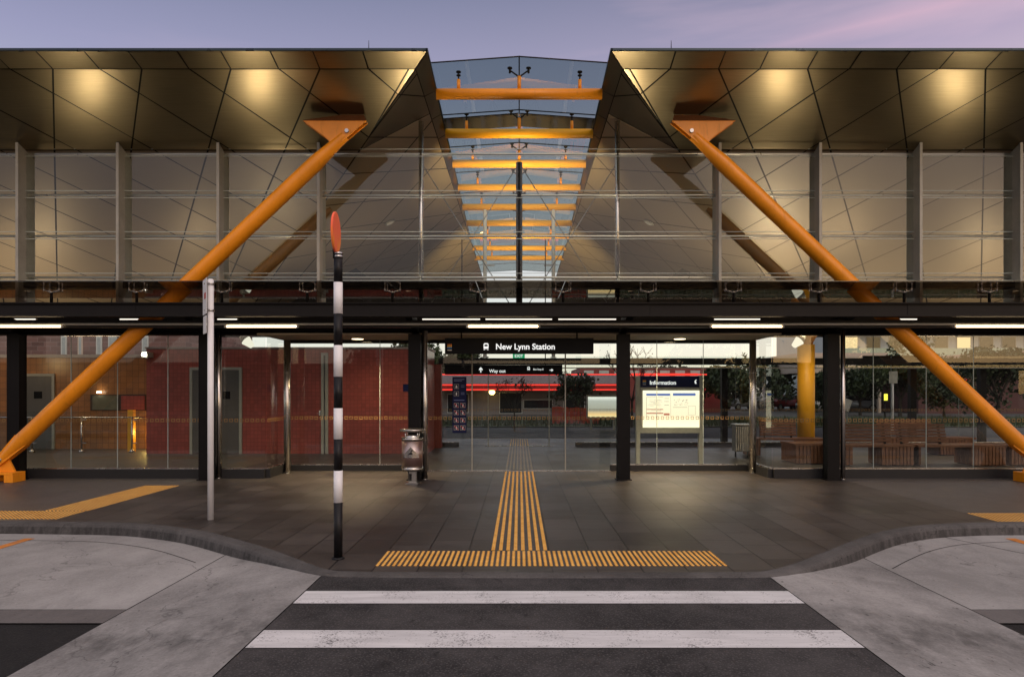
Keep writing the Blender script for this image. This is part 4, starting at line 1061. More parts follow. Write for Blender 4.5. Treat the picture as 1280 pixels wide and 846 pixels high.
rings = [[b.bm.verts.new((cx + o_ - .06 * r * math.cos(6.28319 * i / n), d + r * math.cos(6.28319 * i / n), cz + r * math.sin(6.28319 * i / n))) for i in range(n)] for o_, r in prof]
for r0, r1 in zip(rings, rings[1:]):
    for i in range(n): b.bm.faces.new((r0[i], r0[(i + 1) % n], r1[(i + 1) % n], r1[i]))
b.bm.faces.new(rings[0]); b.bm.faces.new(rings[-1]); b.build('disc', tdisc.m, bp)
b = MB(); b.prism([(cx - .018, d - .04, PZ(324, d)), (cx - .018, d + .04, PZ(324, d)), (cx - .018, d + .05, PZ(312, d)), (cx - .018, d - .05, PZ(312, d))], (.008, 0, 0)); b.box(cx - .02, x, d - .02, d + .02, PZ(323, d), PZ(317, d)); b.build('bracket', M['black_paint'], bp)
b = MB(); b.lathe(x, d, [(.062, .001), (.062, .008), (.045, .02)], 20); b.build('foot_flange', M['black_paint'], bp)

# slim white pole with edge-on plates
d = 8.654; x = PX(263.3, d)
wp = thing('sign_pole', 'slim white pole with two edge-on sign plates at its top', 'pole', (x, d, 0))
b = MB(); b.tube((x, d, 0), (x, d, 3.01), .037, n=20); b.tube((x, d, 3.01), (x, d, 3.02), .037, .028, n=20); b.build('shaft', M['white_paint'], wp)
ang = R(10.5); view = math.atan2(-x, d); 
def plate(name, y0, y1, w, mat):
    z0, z1 = PZ(y1, d), PZ(y0, d); th = view + ang - R(2)
    ax = Vector((-math.sin(th), math.cos(th), 0)); nn = Vector((-ax.y, ax.x, 0)); c = Vector((x - .068, d - .005, 0))
    b = MB(); p = [c - ax * w / 2, c + ax * w / 2]
    q = [Vector((p[0].x, p[0].y, z0)), Vector((p[1].x, p[1].y, z0)), Vector((p[1].x, p[1].y, z1)), Vector((p[0].x, p[0].y, z1))]
    b.prism(q, nn * .005); o = b.build(name, mat, wp); return c, ax, nn
c, ax, nn = plate('upper_plate', 349, 393, .30, M['white_sign']); plate('lower_plate', 395, 417, .24, M['white_sign'])
b = MB()
for (u0, u1, z0, z1) in ((-.10, .02, PZ(374, d), PZ(366.5, d)),):
    q = [c + ax * u0 - nn * -.006, c + ax * u1 - nn * -.006]; b.prism([Vector((q[0].x, q[0].y, z0)), Vector((q[1].x, q[1].y, z0)), Vector((q[1].x, q[1].y, z1)), Vector((q[0].x, q[0].y, z1))], nn * .002)
b.build('red_mark', M['red_sign'], wp)
b = MB()
for y in (355, 388): z = PZ(y, d); b.tube((x, d, z - .012), (x, d, z + .012), .044, n=18); b.box(x - .075, x - .03, d - .025, d + .02, z - .01, z + .01)
b.build('clamp_band', M['steel'], wp)

# litter bin
d = 12.1; x = PX(515.5, d); r = .185
lb_ = thing('litter_bin', 'round stainless litter bin with perforated sides beside the column', 'litter bin', (x, d, 0))
t = NT('perforated_steel'); g = t.n('ShaderNodeNewGeometry'); sx = t.n('ShaderNodeSeparateXYZ'); t.l(g.outputs['Position'], sx.inputs[0])
an = t.math('ARCTAN2', t.math('SUBTRACT', sx.outputs[1], d), t.math('SUBTRACT', sx.outputs[0], x))
cb = t.n('ShaderNodeCombineXYZ'); t.l(t.math('MULTIPLY', an, r), cb.inputs[0]); t.l(sx.outputs[2], cb.inputs[1])
mp = t.n('ShaderNodeMapping'); mp.inputs['Rotation'].default_value = (0, 0, R(45)); t.l(cb.outputs[0], mp.inputs[0])
vo = t.n('ShaderNodeTexVoronoi'); vo.voronoi_dimensions = '2D'; vo.inputs['Scale'].default_value = 48; vo.inputs['Randomness'].default_value = 0; t.l(mp.outputs[0], vo.inputs['Vector'])
hole = t.ramp(vo.outputs['Distance'], [(.34, 1), (.40, 0)])
t.bsdf(t.mix(hole, (.58, .50, .47), (.16, .06, .055)), .33, t.math('SUBTRACT', 1, hole), .5); M['perf'] = t.m
zb_, zt_ = PZ(588, d), PZ(546, d)
b = MB(); b.lathe(x, d, [(r, zb_ + .075), (r, zt_ - .065)], 32); b.build('perforated_drum', M['perf'], lb_)
for z0, z1 in ((zb_, zb_ + .075), (zt_ - .065, zt_)):
    b = MB(); b.lathe(x, d, [(r - .02, z0), (r + .003, z0 + .001), (r + .003, z1 - .001), (r - .02, z1)], 32); b.build('steel_band', M['steel'], lb_)
b = MB(); zl = PZ(539, d); b.lathe(x, d, [(.215, zl), (.225, zl + .02), (.222, zl + .04), (.20, zl + .045)], 32); b.build('lid', M['steel'], lb_)
b = MB()
for a in (45, 135, 225, 315): px_, py_ = x + .15 * math.cos(R(a)), d + .15 * math.sin(R(a)); b.tube((px_, py_, zt_ - .02), (px_, py_, zl + .005), .010, n=8)
b.lathe(x, d, [(.10, zt_ - .06), (.13, zt_ + .02), (.09, zt_ + .045)], 20); b.build('lid_support', M['chrome'], lb_)
b = MB(); b.box(x - .055, x + .075, d - .05, d + .05, .02, zb_); b.box(x - .11, x + .11, d - .09, d + .09, .001, .02); b.build('pedestal', M['steel'], lb_)
b = MB(); b.box(x - .05, x - .005, d - .056, d - .051, .05, .17); b.build('pedestal_slot', M['joint'], lb_)
zc = (zb_ + zt_) / 2 + .03
def on_drum(pts, off, name, mat):
    b = MB(); n_ = 10
    # polygon wrapped on the cylinder: rows
    (u0, u1, v0, v1, kind) = pts
    for i in range(n_):
        a0, a1 = u0 + (u1 - u0) * i / n_, u0 + (u1 - u0) * (i + 1) / n_
        def hh(a): 
            k = abs((a - (u0 + u1) / 2) / ((u1 - u0) / 2)); return v0 + (v1 - v0) * (1 - k if kind == 'tri' else 1)
        P = []
        for a, z in ((a0, v0), (a1, v0), (a1, max(hh(a1), v0 + .002)), (a0, max(hh(a0), v0 + .002))):
            th = -math.pi / 2 + a / r; P.append((x + (r + off) * math.cos(th), d + (r + off) * math.sin(th), z))
        b.poly(P)
    return b.build(name, mat, lb_)
on_drum((-.15, .15, zc - .05, zc + .10, 'tri'), .004, 'badge', M['steel']); on_drum((-.15, .15, zc - .085, zc - .055, 'rect'), .004, 'badge_bar', M['steel'])
b = MB()
def dp(a, z): th = -math.pi / 2 + a / r; return Vector((x + (r + .008) * math.cos(th), d + (r + .008) * math.sin(th), z))
for P in ([(-.055, -.03), (.03, -.03), (.03, -.005), (.005, .02), (-.02, -.005)], [(.0, .03), (.03, .02), (.035, .05), (.015, .055)]): b.poly([dp(a, zc + z) for a, z in P])
b.build('badge_figure', M['joint'], lb_)
b = MB(); b.tube((x + .17, d + .06, zl - .02), (PX(531, 12.6), 12.57, zl - .05), .016, n=10); b.tube((x + .17, d + .06, zb_ + .3), (PX(531, 12.6), 12.57, zb_ + .3), .014, n=8); b.build('wall_arm', M['steel'], lb_)

# stainless bin inside the hall
d = 17.0; x = PX(927, d)
sb = thing('litter_bin', 'square slatted stainless bin inside the hall beside the recess corner', 'litter bin', (x, d, 0))
b = MB(); b.box(x - .19, x + .19, d - .16, d + .16, .15, PZ(531, d)); b.build('body', simple('bin_grey', (.16, .15, .14), .5, .6), sb)
b = MB()
for i in range(9): xx = x - .185 + i * .0463; b.box(xx - .014, xx + .014, d - .185, d - .161, .17, PZ(533, d))
b.build('slat_front', M['steel'], sb)
b = MB(); b.box(x - .21, x + .21, d - .19, d + .18, PZ(531, d) + .001, PZ(531, d) + .03); b.build('lid', M['steel'], sb)
for q in (-1, 1): b = MB(); b.tube((x + q * .15, d, 0), (x + q * .15, d, .149), .02, n=8); b.build('leg', M['black_steel'], sb)

# timber benches
def bench(label, x, y, L, backs, legs, depth=.62, rot=0, seat=.45):
    t = thing('timber_bench', label, 'bench', (0, 0, 0), 'slatted timber benches in the hall')
    b = MB(); n = 7; w = depth / n
    for i in range(n): b.box(-L / 2, L / 2, -depth / 2 + i * w + .006, -depth / 2 + (i + 1) * w - .006, seat - .045, seat)
    b.build('seat', M['wood'], t)
    for x0, x1 in backs:
        b = MB(); 
        for i in range(6):
            z = seat + .05 + i * .068; yy = .02 + i * .018; b.box(x0, x1, yy, yy + .035, z, z + .052)
        bk = b.build('backrest', M['wood'], t)
        b = MB()
        for xx in (x0 + .12, x1 - .12): b.prism([(xx - .02, .05, seat + .001), (xx - .02, .09, seat + .001), (xx - .02, .19, seat + .46), (xx - .02, .155, seat + .46)], (.04, 0, 0))
        b.build('back_bracket', M['black_steel'], bk)
    for x0, x1 in legs:
        b = MB(); m = max(2, int((x1 - x0) / .075)); ww = (x1 - x0) / m
        for i in range(m):
            for yy in (-depth / 2 + .01, depth / 2 - .05): b.box(x0 + i * ww + .008, x0 + (i + 1) * ww - .008, yy, yy + .04, .02, seat - .046)
        m = 7; ww = (depth - .12) / m
        for i in range(m):
            for xx in (x0, x1 - .04): b.box(xx, xx + .04, -depth / 2 + .06 + i * ww + .006, -depth / 2 + .06 + (i + 1) * ww - .006, .02, seat - .046)
        b.box(x0 + .05, x1 - .05, -depth / 2 + .06, depth / 2 - .06, 0, seat - .05, M['joint']); b.mats = [M['wood'], M['joint']]
        for f in b.bm.faces: f.material_index = 0
        for f in b.bm.faces[-6:]: f.material_index = 1
        b.build('leg', M['wood'], t)
    t.location = (x, y, 0); t.rotation_euler = (0, 0, rot); return t
d = 15.25
bx0, bx1 = PX(1030, d), PX(1134, d); L = bx1 - bx0
bench('timber bench with full backrest nearest the black column on the right', (bx0 + bx1) / 2, d, L, [(-L / 2 + .25, L / 2 - .34)], [(L / 2 - .72, L / 2 - .02), (-L / 2 + .02, -L / 2 + .5)])
bx0, bx1 = PX(1138, d), PX(1247, d); L = bx1 - bx0
bench('timber bench with a half-length backrest behind the right orange strut', (bx0 + bx1) / 2, d, L, [(-L / 2 - .28, -L / 2 + .82)], [(L / 2 - .78, L / 2 - .02), (-L / 2 + .02, -L / 2 + .07)])
bx0, bx1 = PX(1251, d), PX(1380, d); L = bx1 - bx0
bench('backless timber bench end at the far right edge behind the strut', (bx0 + bx1) / 2, d, L, [], [(-L / 2 + .02, -L / 2 + .4), (L / 2 - .7, L / 2 - .1)])
bench('low backless timber bench in front of the yellow round pillar', PX(1015, 15.6), 15.75, 1.0, [], [(-.48, .48)], depth=.9)
bench('timber bench with backrest left of the yellow round pillar', PX(975, 17.3) + .1, 17.4, 1.9, [(-.55, .35)], [(.35, .93), (-.92, -.6)], rot=R(-6))
bench('far timber bench standing behind the front row of benches', PX(1155, 17.6), 17.7, 2.4, [(-1.1, .3)], [(-1.15, -.5), (.3, 1.15)])

# ------------------------------------------------------------------ beyond the station: road, verge, shops, trees, cars
b = MB(); b.poly([(-120, 23.85, -.11), (120, 23.85, -.11), (120, 33.2, -.11), (-120, 33.2, -.11)]); struct('far_road', b, M['road_far'])
b = MB(); b.box(-60, 60, 23.70, 23.86, -.2, .004); struct('far_kerb', b, simple('far_kerb_concrete', (.40, .32, .24), .8))
b = MB(); b.poly([(-120, 46.5, -.10), (120, 46.5, -.10), (120, 75, -.10), (-120, 75, -.10)]); struct('car_park', b, M['road_far'])
b = MB(); b.poly([(-120, 33.2, -.06), (120, 33.2, -.06), (120, 46.5, -.06), (-120, 46.5, -.06)]); struct('verge_soil', b, M['turf'])
b = MB(); rg = random.Random(3)
for i in range(9000):
    gx, gy = rg.uniform(-14, 34), rg.uniform(33.3, 41); h = rg.uniform(.12, .34); a = rg.uniform(0, 6.28); w = .025
    b.poly([(gx - w * math.cos(a), gy - w * math.sin(a), -.06), (gx + w * math.cos(a), gy + w * math.sin(a), -.06), (gx + rg.uniform(-.1, .1), gy + rg.uniform(-.1, .1), h)])
struct('verge_grass', b, M['leaf_mid'], 'stuff')

# shop with red neon bands
D = 52.0
sh = thing('shop_building', 'low grey shop with glowing red neon bands across the far road', 'building', (0, D, 0))
xa, xb = PX(540, D), PX(770, D)
b = MB(); b.box(xa, xb, D, D + 14, -.1, PZ(470, D)); b.build('wall', M['grey_wall'], sh)
b = MB(); b.box(xa - .4, xb + .4, D - 1.6, D + 14, PZ(487.5, D), PZ(480, D)); b.build('awning', simple('red_awning', (.25, .02, .02), .5), sh)
b = MB(); b.box(xa - .2, xb + .2, D - .3, D - .01, PZ(480, D) + .01, PZ(467, D)); b.build('signband', simple('grey_signband', (.26, .26, .30), .6), sh)
for y, xe in ((468, xb + 6.4), (481, xb + .4), (487, xb + .4)):
    b = MB(); b.tube((xa - .4, D - 1.7, PZ(y, D - 1.7)), (xe, D - 1.7, PZ(y, D - 1.7)), .048, n=8); b.build('neon_tube', M['neon'], sh)
for px0, px1, y0, y1, m in ((625, 652, 491, 516, 'window_dark'), (655, 690, 500, 510, 'window_dark'), (560, 585, 493, 515, 'window_dark'), (705, 730, 494, 515, 'window_dark')):
    b = MB(); b.box(PX(px0, D) - .06, PX(px1, D) + .06, D - .04, D - .005, PZ(y1, D) - .06, PZ(y0, D) + .06); wf = b.build('window', M['pale_wall'], sh)
    b = MB(); b.box(PX(px0, D), PX(px1, D), D - .07, D - .041, PZ(y1, D), PZ(y0, D)); b.build('pane', M[m], wf)
b = MB(); xl_, zl_ = PX(615, D - 1), PZ(489.5, D - 1); b.lathe(xl_, D - 1.0, [(.1, zl_ - .22), (.22, zl_ - .1), (.22, zl_ + .05), (.1, zl_ + .18)], 14); b.build('wall_lamp', emit('shop_lamp', (1, .62, .2), 9), sh)
# red shop on the right
D = 58
rs2 = thing('shop_building', 'red fronted shop with a red roof band beyond the bare trees', 'building', (PX(830, D), D, 0))
b = MB(); b.box(PX(725, D), PX(905, D), D, D + 10, -.1, PZ(459, D)); b.build('wall', simple('red_shopfront', (.22, .05, .045), .7, 0, .2, .5), rs2)
b = MB()
for i in range(9): b.box(PX(730 + i * 19, D), PX(742 + i * 19, D), D - .05, D - .002, PZ(470, D), PZ(463, D))
b.build('window', M['pale_wall'], rs2)
for y, x0_, x1_ in ((468, 770, 872), (481.5, 865, 905), (487, 868, 908)):
    b = MB(); b.tube((PX(x0_, D - 1), D - 1, PZ(y, D - 1)), (PX(x1_, D - 1), D - 1, PZ(y, D - 1)), .1, n=8); b.build('neon_tube', M['neon'], rs2)

# brick building, left
D = 48
bb_ = thing('brick_building', 'purple brick building with pale windows above the tan tiled block', 'building', (PX(120, D), D, 0))
b = MB(); b.box(PX(-200, D), PX(232, D), D, D + 12, -.1, 6.5); b.build('wall', M['brick'], bb_)
for px0, px1, m in ((-60, -45, 'pale_wall'), (77, 84, 'pale_wall'), (98, 104, 'beige_fascia'), (121, 128, 'pale_wall'), (136, 148, 'pale_wall'), (178, 186, 'pale_wall')):
    b = MB(); b.box(PX(px0, D), PX(px1, D), D - .08, D - .002, 1.2, 5.6); wf = b.build('window', M[m], bb_)
    b = MB(); b.box(PX(px0, D) + .08, PX(px1, D) - .08, D - .10, D - .081, 3.1, 5.4); b.build('pane', simple('pale_pane', (.32, .36, .37), .15), wf)

# apartment building, right
D = 64
ap = thing('apartment_building', 'pale apartment block with green glass balconies beyond the benches', 'building', (PX(1180, D), D, 0))
xa, xb = PX(1046, D), PX(1420, D)
b = MB(); b.box(xa, xb, D, D + 15, -.1, 14); b.build('wall', M['pale_wall'], ap)
gb = simple('green_balcony_glass', (.30, .40, .33), .2)
for fl_ in range(4):
    z = 4.55 + fl_ * 2.9
    b = MB(); b.box(xa - .3, xb, D - 1.5, D - .01, z - .28, z); slab = b.build('balcony_slab', M['pale_wall'], ap)
    b = MB(); b.box(xa - .25, xb, D - 1.5, D - 1.44, z + .001, z + 1.05); b.build('balcony_glass', gb, slab)
    for i in range(13):
        xx = xa + .6 + i * 2.1; b = MB(); b.box(xx, xx + 1.35, D - .05, D - .002, z + .05, z + 2.2); wf = b.build('window', M['fin'], ap)
        b = MB(); b.box(xx + .07, xx + 1.28, D - .08, D - .051, z + .1, z + 2.13); b.build('pane', M['window_lit'] if (i * 7 + fl_ * 3) % 5 == 0 else M['window_dark'], wf)
b = MB(); b.box(PX(1000, 56), PX(1110, 56), 56, 63.9, PZ(466, 56), PZ(441, 56)); b.box(PX(1004, 56), PX(1006, 56), 56.2, 56.5, -.1, PZ(466, 56) - .01); b.box(PX(1100, 56), PX(1103, 56), 56.2, 56.5, -.1, PZ(466, 56) - .01)
tag(b.build('shop_awning', M['beige_fascia']), 'broad beige awning on posts in front of the apartment block', 'awning')
b = MB(); b.prism([(PX(1120, 55), 55, PZ(448, 55)), (PX(1420, 55), 55, PZ(430, 55)), (PX(1420, 55), 55, PZ(447, 55)), (PX(1120, 55), 55, PZ(462, 55))], (0, 8, 0)); b.box(PX(1330, 55), PX(1333, 55), 55.2, 55.5, -.1, PZ(446, 55)); b.box(PX(1180, 55), PX(1183, 55), 55.2, 55.5, -.1, PZ(458, 55))
tag(b.build('shop_awning', simple('rose_fascia', (.42, .31, .27), .7, 0, .06, .5)), 'long rose coloured sloping awning right of the apartment trees', 'awning')
D = 54
rs3 = thing('shop_building', 'dark shop with red light bands behind the far right bench', 'building', (PX(1260, D), D, 0))
b = MB(); b.box(PX(1150, D), PX(1400, D), D + .2, D + 6, -.1, 2.6); b.build('wall', simple('maroon_wall', (.10, .035, .035), .7), rs3)
for y, x0_, x1_ in ((474, 1166, 1212), (485, 1166, 1202), (487.5, 1166, 1200)):
    b = MB(); b.tube((PX(x0_, D), D, PZ(y, D)), (PX(x1_, D), D, PZ(y, D)), .07, n=8); b.build('neon_tube', M['neon'], rs3)

# lit advert case, orange mesh barrier, sign pole
D = 31.5; t = thing('advert_case', 'lit advertising case glowing beyond the hall right of the doors', 'display case', (PX(753, D), D, 0))
x0, x1, z0, z1 = PX(735, D), PX(772, D), PZ(521, D), PZ(496, D)
b = MB(); b.box(x0 - .06, x1 + .06, D, D + .22, z0 - .06, z1 + .08); b.build('case', M['fin'], t)
b = MB(); b.box(x0, x1, D - .02, D - .001, z0, z1); b.build('screen', rampz('advert_glow', [(0, (1, .80, .42)), (.12, (1, .62, .26)), (.35, (.42, .38, .30)), (.8, (.50, .48, .42)), (1, (1, .95, .85))], z0, z1, 1.3), t)
for q in (x0 + .15, x1 - .15): b = MB(); b.box(q - .05, q + .05, D + .05, D + .17, -.1, z0 - .061); b.build('leg', M['fin'], t)
D = 35; t = thing('mesh_barrier', 'orange plastic mesh barrier on the verge right of the doors', 'barrier', (PX(718, D), D, 0))
b = MB(); xs_ = [PX(p, D) for p in (690, 700, 712, 725, 737, 750)]; hs = [.84, .86, .80, .82, .74, .72]
for (a, ha), (c, hc) in zip(zip(xs_, hs), list(zip(xs_, hs))[1:]):
    for i in range(8):
        u0, u1 = i / 8, (i + 1) / 8 - .02; ya = D + .12 * math.sin(a * 7 + i); 
        b.prism([(a + (c - a) * u0, ya, 0), (a + (c - a) * u1, ya, 0), (a + (c - a) * u1, ya, ha + (hc - ha) * u1 - .03 * math.sin(i)), (a + (c - a) * u0, ya, ha + (hc - ha) * u0)], (0, .03, 0))
b.build('netting', M['barrier'], t)
b = MB()
for q in (xs_[0], xs_[3], xs_[5]): b.tube((q, D + .05, -.06), (q, D + .05, .95), .03, n=8)
b.build('stake', M['bark'], t)
D = 30; x = PX(1115.5, D); t = thing('sign_pole', 'pale sign post with a white plate on the verge behind the benches', 'sign', (x, D, 0))
b = MB(); b.tube((x, D, -.1), (x, D, PZ(465, D)), .05, n=10); b.build('shaft', M['white_paint'], t)
b = MB(); b.box(x - .18, x + .18, D - .08, D - .05, PZ(479, D), PZ(464, D)); b.build('plate', simple('sign_grey_plate', (.45, .45, .42), .5), t)
D = 40; x = PX(1106, D); t = thing('traffic_light', 'small lit amber signal glowing among the trees behind the sign post', 'signal', (x, D, 0))
b = MB(); b.tube((x, D, -.1), (x, D, 1.0), .05, n=8); b.build('pole', M['black_steel'], t)
b = MB(); b.box(x - .14, x + .14, D - .1, D + .1, 1.0, 1.6); b.build('housing', M['black_steel'], t)
b = MB(); b.box(x - .10, x + .10, D - .13, D - .101, 1.12, 1.5); b.build('lens', emit('amber_light', (1, .8, .08), 2.0), t)
D = 26; x = PX(1059, D); t = thing('notice_board', 'small white tilted notice board right of the dark column', 'sign', (x, D, 0))
b = MB(); b.prism([(x - .16, D, .95), (x + .06, D, .85), (x + .2, D, 1.28), (x - .04, D, 1.36)], (0, .03, 0)); b.build('plate', M['white_sign'], t)
b = MB(); b.tube((x, D + .05, 0), (x, D + .05, 1.1), .025, n=8); b.build('stake', M['fin'], t)

# trees
def limb(b, p, dvec, L, r, depth, tips, rg):
    q = p + dvec * L; b.tube(p, q, r, r * .68, 6, caps=False)
    if depth == 0 or r < .012: tips.append(q); return
    for i in range(rg.choice((2, 3))):
        nd = (dvec + Vector((rg.uniform(-.75, .75), rg.uniform(-.75, .75), rg.uniform(-.15, .55)))).normalized(); limb(b, q, nd, L * rg.uniform(.6, .85), r * .62, depth - 1, tips, rg)
    if depth <= 2: tips.append(q)
def tree(label, x, y, h, cr, mat, seed, leaves=1800, leaf=.16, trunk=.16, bare=False, group='trees beyond the station', name='tree', z0=-.1, squash=1.0):
    rg = random.Random(seed); t = thing(name, label, 'tree', (x, y, z0), group)
    b = MB(); tips = []; base = Vector((x, y, z0)); th = h * (.30 if not bare else .25)
    b.tube(base, base + Vector((0, 0, th)), trunk, trunk * .75, 8, caps=False)
    for i in range(5):
        a = i * 1.257 + rg.uniform(-.3, .3); limb(b, base + Vector((0, 0, th * rg.uniform(.8, 1))), Vector((math.cos(a) * .6, math.sin(a) * .6, 1)).normalized(), h * .22, trunk * .55, 3, tips, rg)
    b.build('trunk', M['bark'], t)
    b = MB(); c0 = base + Vector((0, 0, h * .62))
    cl = [(c0 + Vector((rg.gauss(0, .5) * cr, rg.gauss(0, .5) * cr, rg.gauss(0, .33) * h * .62 * squash)), rg.uniform(.22, .42) * cr) for _ in range(22)] + [(q, .3 * cr) for q in tips[::4]]
    for i in range(int(leaves * (1 if bare else 1.9))):
        if bare: q = rg.choice(tips); p = q + Vector((rg.gauss(0, .12), rg.gauss(0, .12), rg.gauss(0, .12))) * cr
        else:
            c, rr = rg.choice(cl); v = Vector((rg.gauss(0, 1), rg.gauss(0, 1), rg.gauss(0, 1))).normalized(); p = c + v * rr * rg.random() ** .4
        if p.z < z0 + .2: continue
        a = Vector((rg.gauss(0, 1), rg.gauss(0, 1), rg.gauss(0, 1))).normalized(); k_ = leaf * rg.choice((.35, .5, .7, .9)); e = a.orthogonal().normalized() * k_ * rg.uniform(.7, 1.2); f = a.cross(e).normalized() * k_ * rg.uniform(.35, .7)
        b.poly([p - e, p + f, p + e, p - f])
    b.build('crown', mat, t, recalc=False); return t
tree('sparse brown-leaved sapling on the verge straight beyond the doors', PX(643, 30), 30, 3.6, .75, M['leaf_brown'], 2, 420, .07, .035, True)
tree('bare winter tree on the verge right of the station sign', PX(790, 33), 33, 5.2, 1.5, M['leaf_brown'], 5, 160, .06, .07, True)
tree('dark leafy shrub tree left of the lit advertising case', PX(722, 38), 38, 2.9, 1.2, M['leaf_dark'], 8, 1500, .14, .08)
tree('tall dark tree rising beyond the red tiled pillar', PX(520, 72), 72, 7.6, 3.4, M['leaf_dark'], 9, 2200, .4, .25)
tree('dark tree just left of the station sign far away', PX(572, 80), 80, 7.2, 3.4, M['leaf_dark'], 10, 2200, .4, .25)
tree('dense dark tree behind the information board', PX(838, 62), 62, 4.0, 3.2, M['leaf_dark'], 12, 2200, .32, .2)
tree('dense dark tree between the information board and yellow pillar', PX(905, 54), 54, 3.9, 2.8, M['leaf_dark'], 13, 2600, .3, .2)
tree('tall dark tree behind the recess corner post', PX(965, 62), 62, 4.6, 3.0, M['leaf_dark'], 14, 2600, .3, .2)
tree('rounded green tree behind the pale sign post', PX(1125, 46), 46, 4.4, 2.4, M['leaf_mid'], 15, 2600, .22, .14)
tree('dark tree right beside the black column near the benches', PX(1075, 50), 50, 3.6, 2.0, M['leaf_dark'], 16, 2000, .22, .12)
tree('dark spreading tree behind the right orange strut', PX(1248, 40), 40, 4.6, 2.2, M['leaf_dark'], 17, 2400, .2, .12)
tree('low dark bushy tree between the strut and the sign post', PX(1180, 48), 48, 2.9, 2.5, M['leaf_dark'], 18, 2400, .2, .1)
tree('small dark tree in the gap beside the yellow pillar', PX(1030, 52), 52, 3.4, 1.6, M['leaf_dark'], 19, 1600, .24, .1)

# parked cars
def car(label, x, y, paintm, rot=0):
    t = thing('parked_car', label, 'car', (0, 0, 0), 'cars parked beyond the verge')
    prof = [(-2.05, .32), (-2.08, .72), (-1.5, .88), (-.85, 1.40), (.55, 1.44), (1.35, .98), (2.0, .86), (2.1, .55), (2.05, .30)]
    b = MB(); b.prism([(px, -.82, pz) for px, pz in prof], (0, 1.64, 0)); 
    for v in b.bm.verts:
        if v.co.z > .95: v.co.y *= .80
    b.bevel(.07, 2)
    for f in b.bm.faces: f.smooth = True
    b.build('body', paintm, t)
    for s in (-1, 1):
        b = MB(); q = [(-1.28, .94), (-.80, 1.33), (.48, 1.37), (1.12, .99)]
        y0 = s * .835; y1 = s * .70
        b.poly([(q[0][0], y0, q[0][1]), (q[3][0], y0, q[3][1]), (q[2][0], y1, q[2][1]), (q[1][0], y1, q[1][1])]); b.build('window', M['window_dark'], t)
    for px in (-1.3, 1.32):
        for s in (-1, 1):
            b = MB(); b.tube((px, s * .68, .31), (px, s * .86, .31), .31, n=20); w = b.build('wheel', M['rubber'], t)
            b = MB(); b.tube((px, s * .861, .31), (px, s * .875, .31), .19, n=16); b.build('rim', M['fin'], w)
    for s in (-1, 1): b = MB(); b.box(2.02, 2.12, s * .5, s * .74, .62, .76); b.build('headlight', M['white_sign'], t)
    t.location = (x, y, -.1); t.rotation_euler = (0, 0, rot); return t
paints = {n: simple(n + '_car_paint', c, .2, .2, .05, 1, bstr=0) for n, c in (('silver', (.45, .46, .47)), ('red', (.35, .03, .03)), ('white', (.7, .7, .72)), ('dark', (.05, .055, .06)))}
car('silver parked car seen between the information board and recess post', PX(930, 66), 66, paints['silver'], R(20))
car('red parked car seen just left of the yellow pillar', PX(976, 66), 66, paints['red'], R(35))
car('dark parked car seen beside the yellow pillar', PX(995, 68), 68, paints['dark'], R(25))
car('white parked car seen just right of the yellow pillar', PX(1027, 60), 60, paints['white'], R(10))
car('silver parked car behind the left end of the front benches', PX(1068, 62), 62, paints['silver'], R(170))

# ------------------------------------------------------------------ what stands behind the photographer (mirrored in the glass)
wb = thing('warehouse', 'long low warehouse across the street mirrored in the station glass', 'building', (0, -42, 0))
b = MB(); b.box(-70, 60, -56, -42, -.2, 4.2); b.build('wall', simple('warehouse_wall', (.10, .07, .06), .8, 0, .2, .3), wb)
b = MB(); b.box(-70.4, 60.4, -56.4, -41.6, 4.201, 4.5); b.build('roof', M['joint'], wb)
for i, (x, y, h, cr) in enumerate(((-24, -36, 6.5, 2.4), (-13, -38, 7.5, 2.8), (17, -37, 7.0, 2.6), (30, -35, 6.0, 2.4))):
    tree(['tree mirrored in the glass at the far left of the front', 'tall tree mirrored in the glass before the red tiles', 'tree mirrored in the glass near the right strut', 'tree mirrored in the glass beyond the right strut'][i], x, y, h, cr, M['leaf_dark'], 30 + i, 1500, .32, .18, group='trees across the street', z0=-.2)

# ------------------------------------------------------------------ sky and sun
w = bpy.data.worlds.new('World'); scn.world = w; w.use_nodes = True
nt = w.node_tree; nt.nodes.clear()
def N(k, **kw):
    n_ = nt.nodes.new(k)
    for a, c in kw.items(): setattr(n_, a, c)
    return n_
def wm(op, a, c=None):
    n_ = N('ShaderNodeMath', operation=op)
    for i, v in enumerate((a, c)):
        if v is None: continue
        if isinstance(v, (int, float)): n_.inputs[i].default_value = v
        else: nt.links.new(v, n_.inputs[i])
    return n_.outputs[0]
def wramp(f, st):
    n_ = N('ShaderNodeValToRGB'); e = n_.color_ramp.elements
    while len(e) < len(st): e.new(.5)
    for el, (p, c) in zip(e, st): el.position = p; el.color = (*c, 1)
    nt.links.new(f, n_.inputs[0]); return n_.outputs[0]
def wmix(f, a, c, mode='MIX'):
    n_ = N('ShaderNodeMix', data_type='RGBA', blend_type=mode)
    for i, v in ((0, f), (6, a), (7, c)):
        if isinstance(v, (int, float)): n_.inputs[i].default_value = v
        elif isinstance(v, tuple): n_.inputs[i].default_value = (*v, 1)
        else: nt.links.new(v, n_.inputs[i])
    return n_.outputs[2]
tc = N('ShaderNodeTexCoord'); sp = N('ShaderNodeSeparateXYZ'); nt.links.new(tc.outputs['Generated'], sp.inputs[0])
sx_, sy_, sz_ = sp.outputs
SUN_EL, SUN_AZ = R(9), R(155)
sky = N('ShaderNodeTexSky', sky_type='NISHITA'); sky.sun_disc = False; sky.sun_elevation = SUN_EL; sky.sun_rotation = SUN_AZ
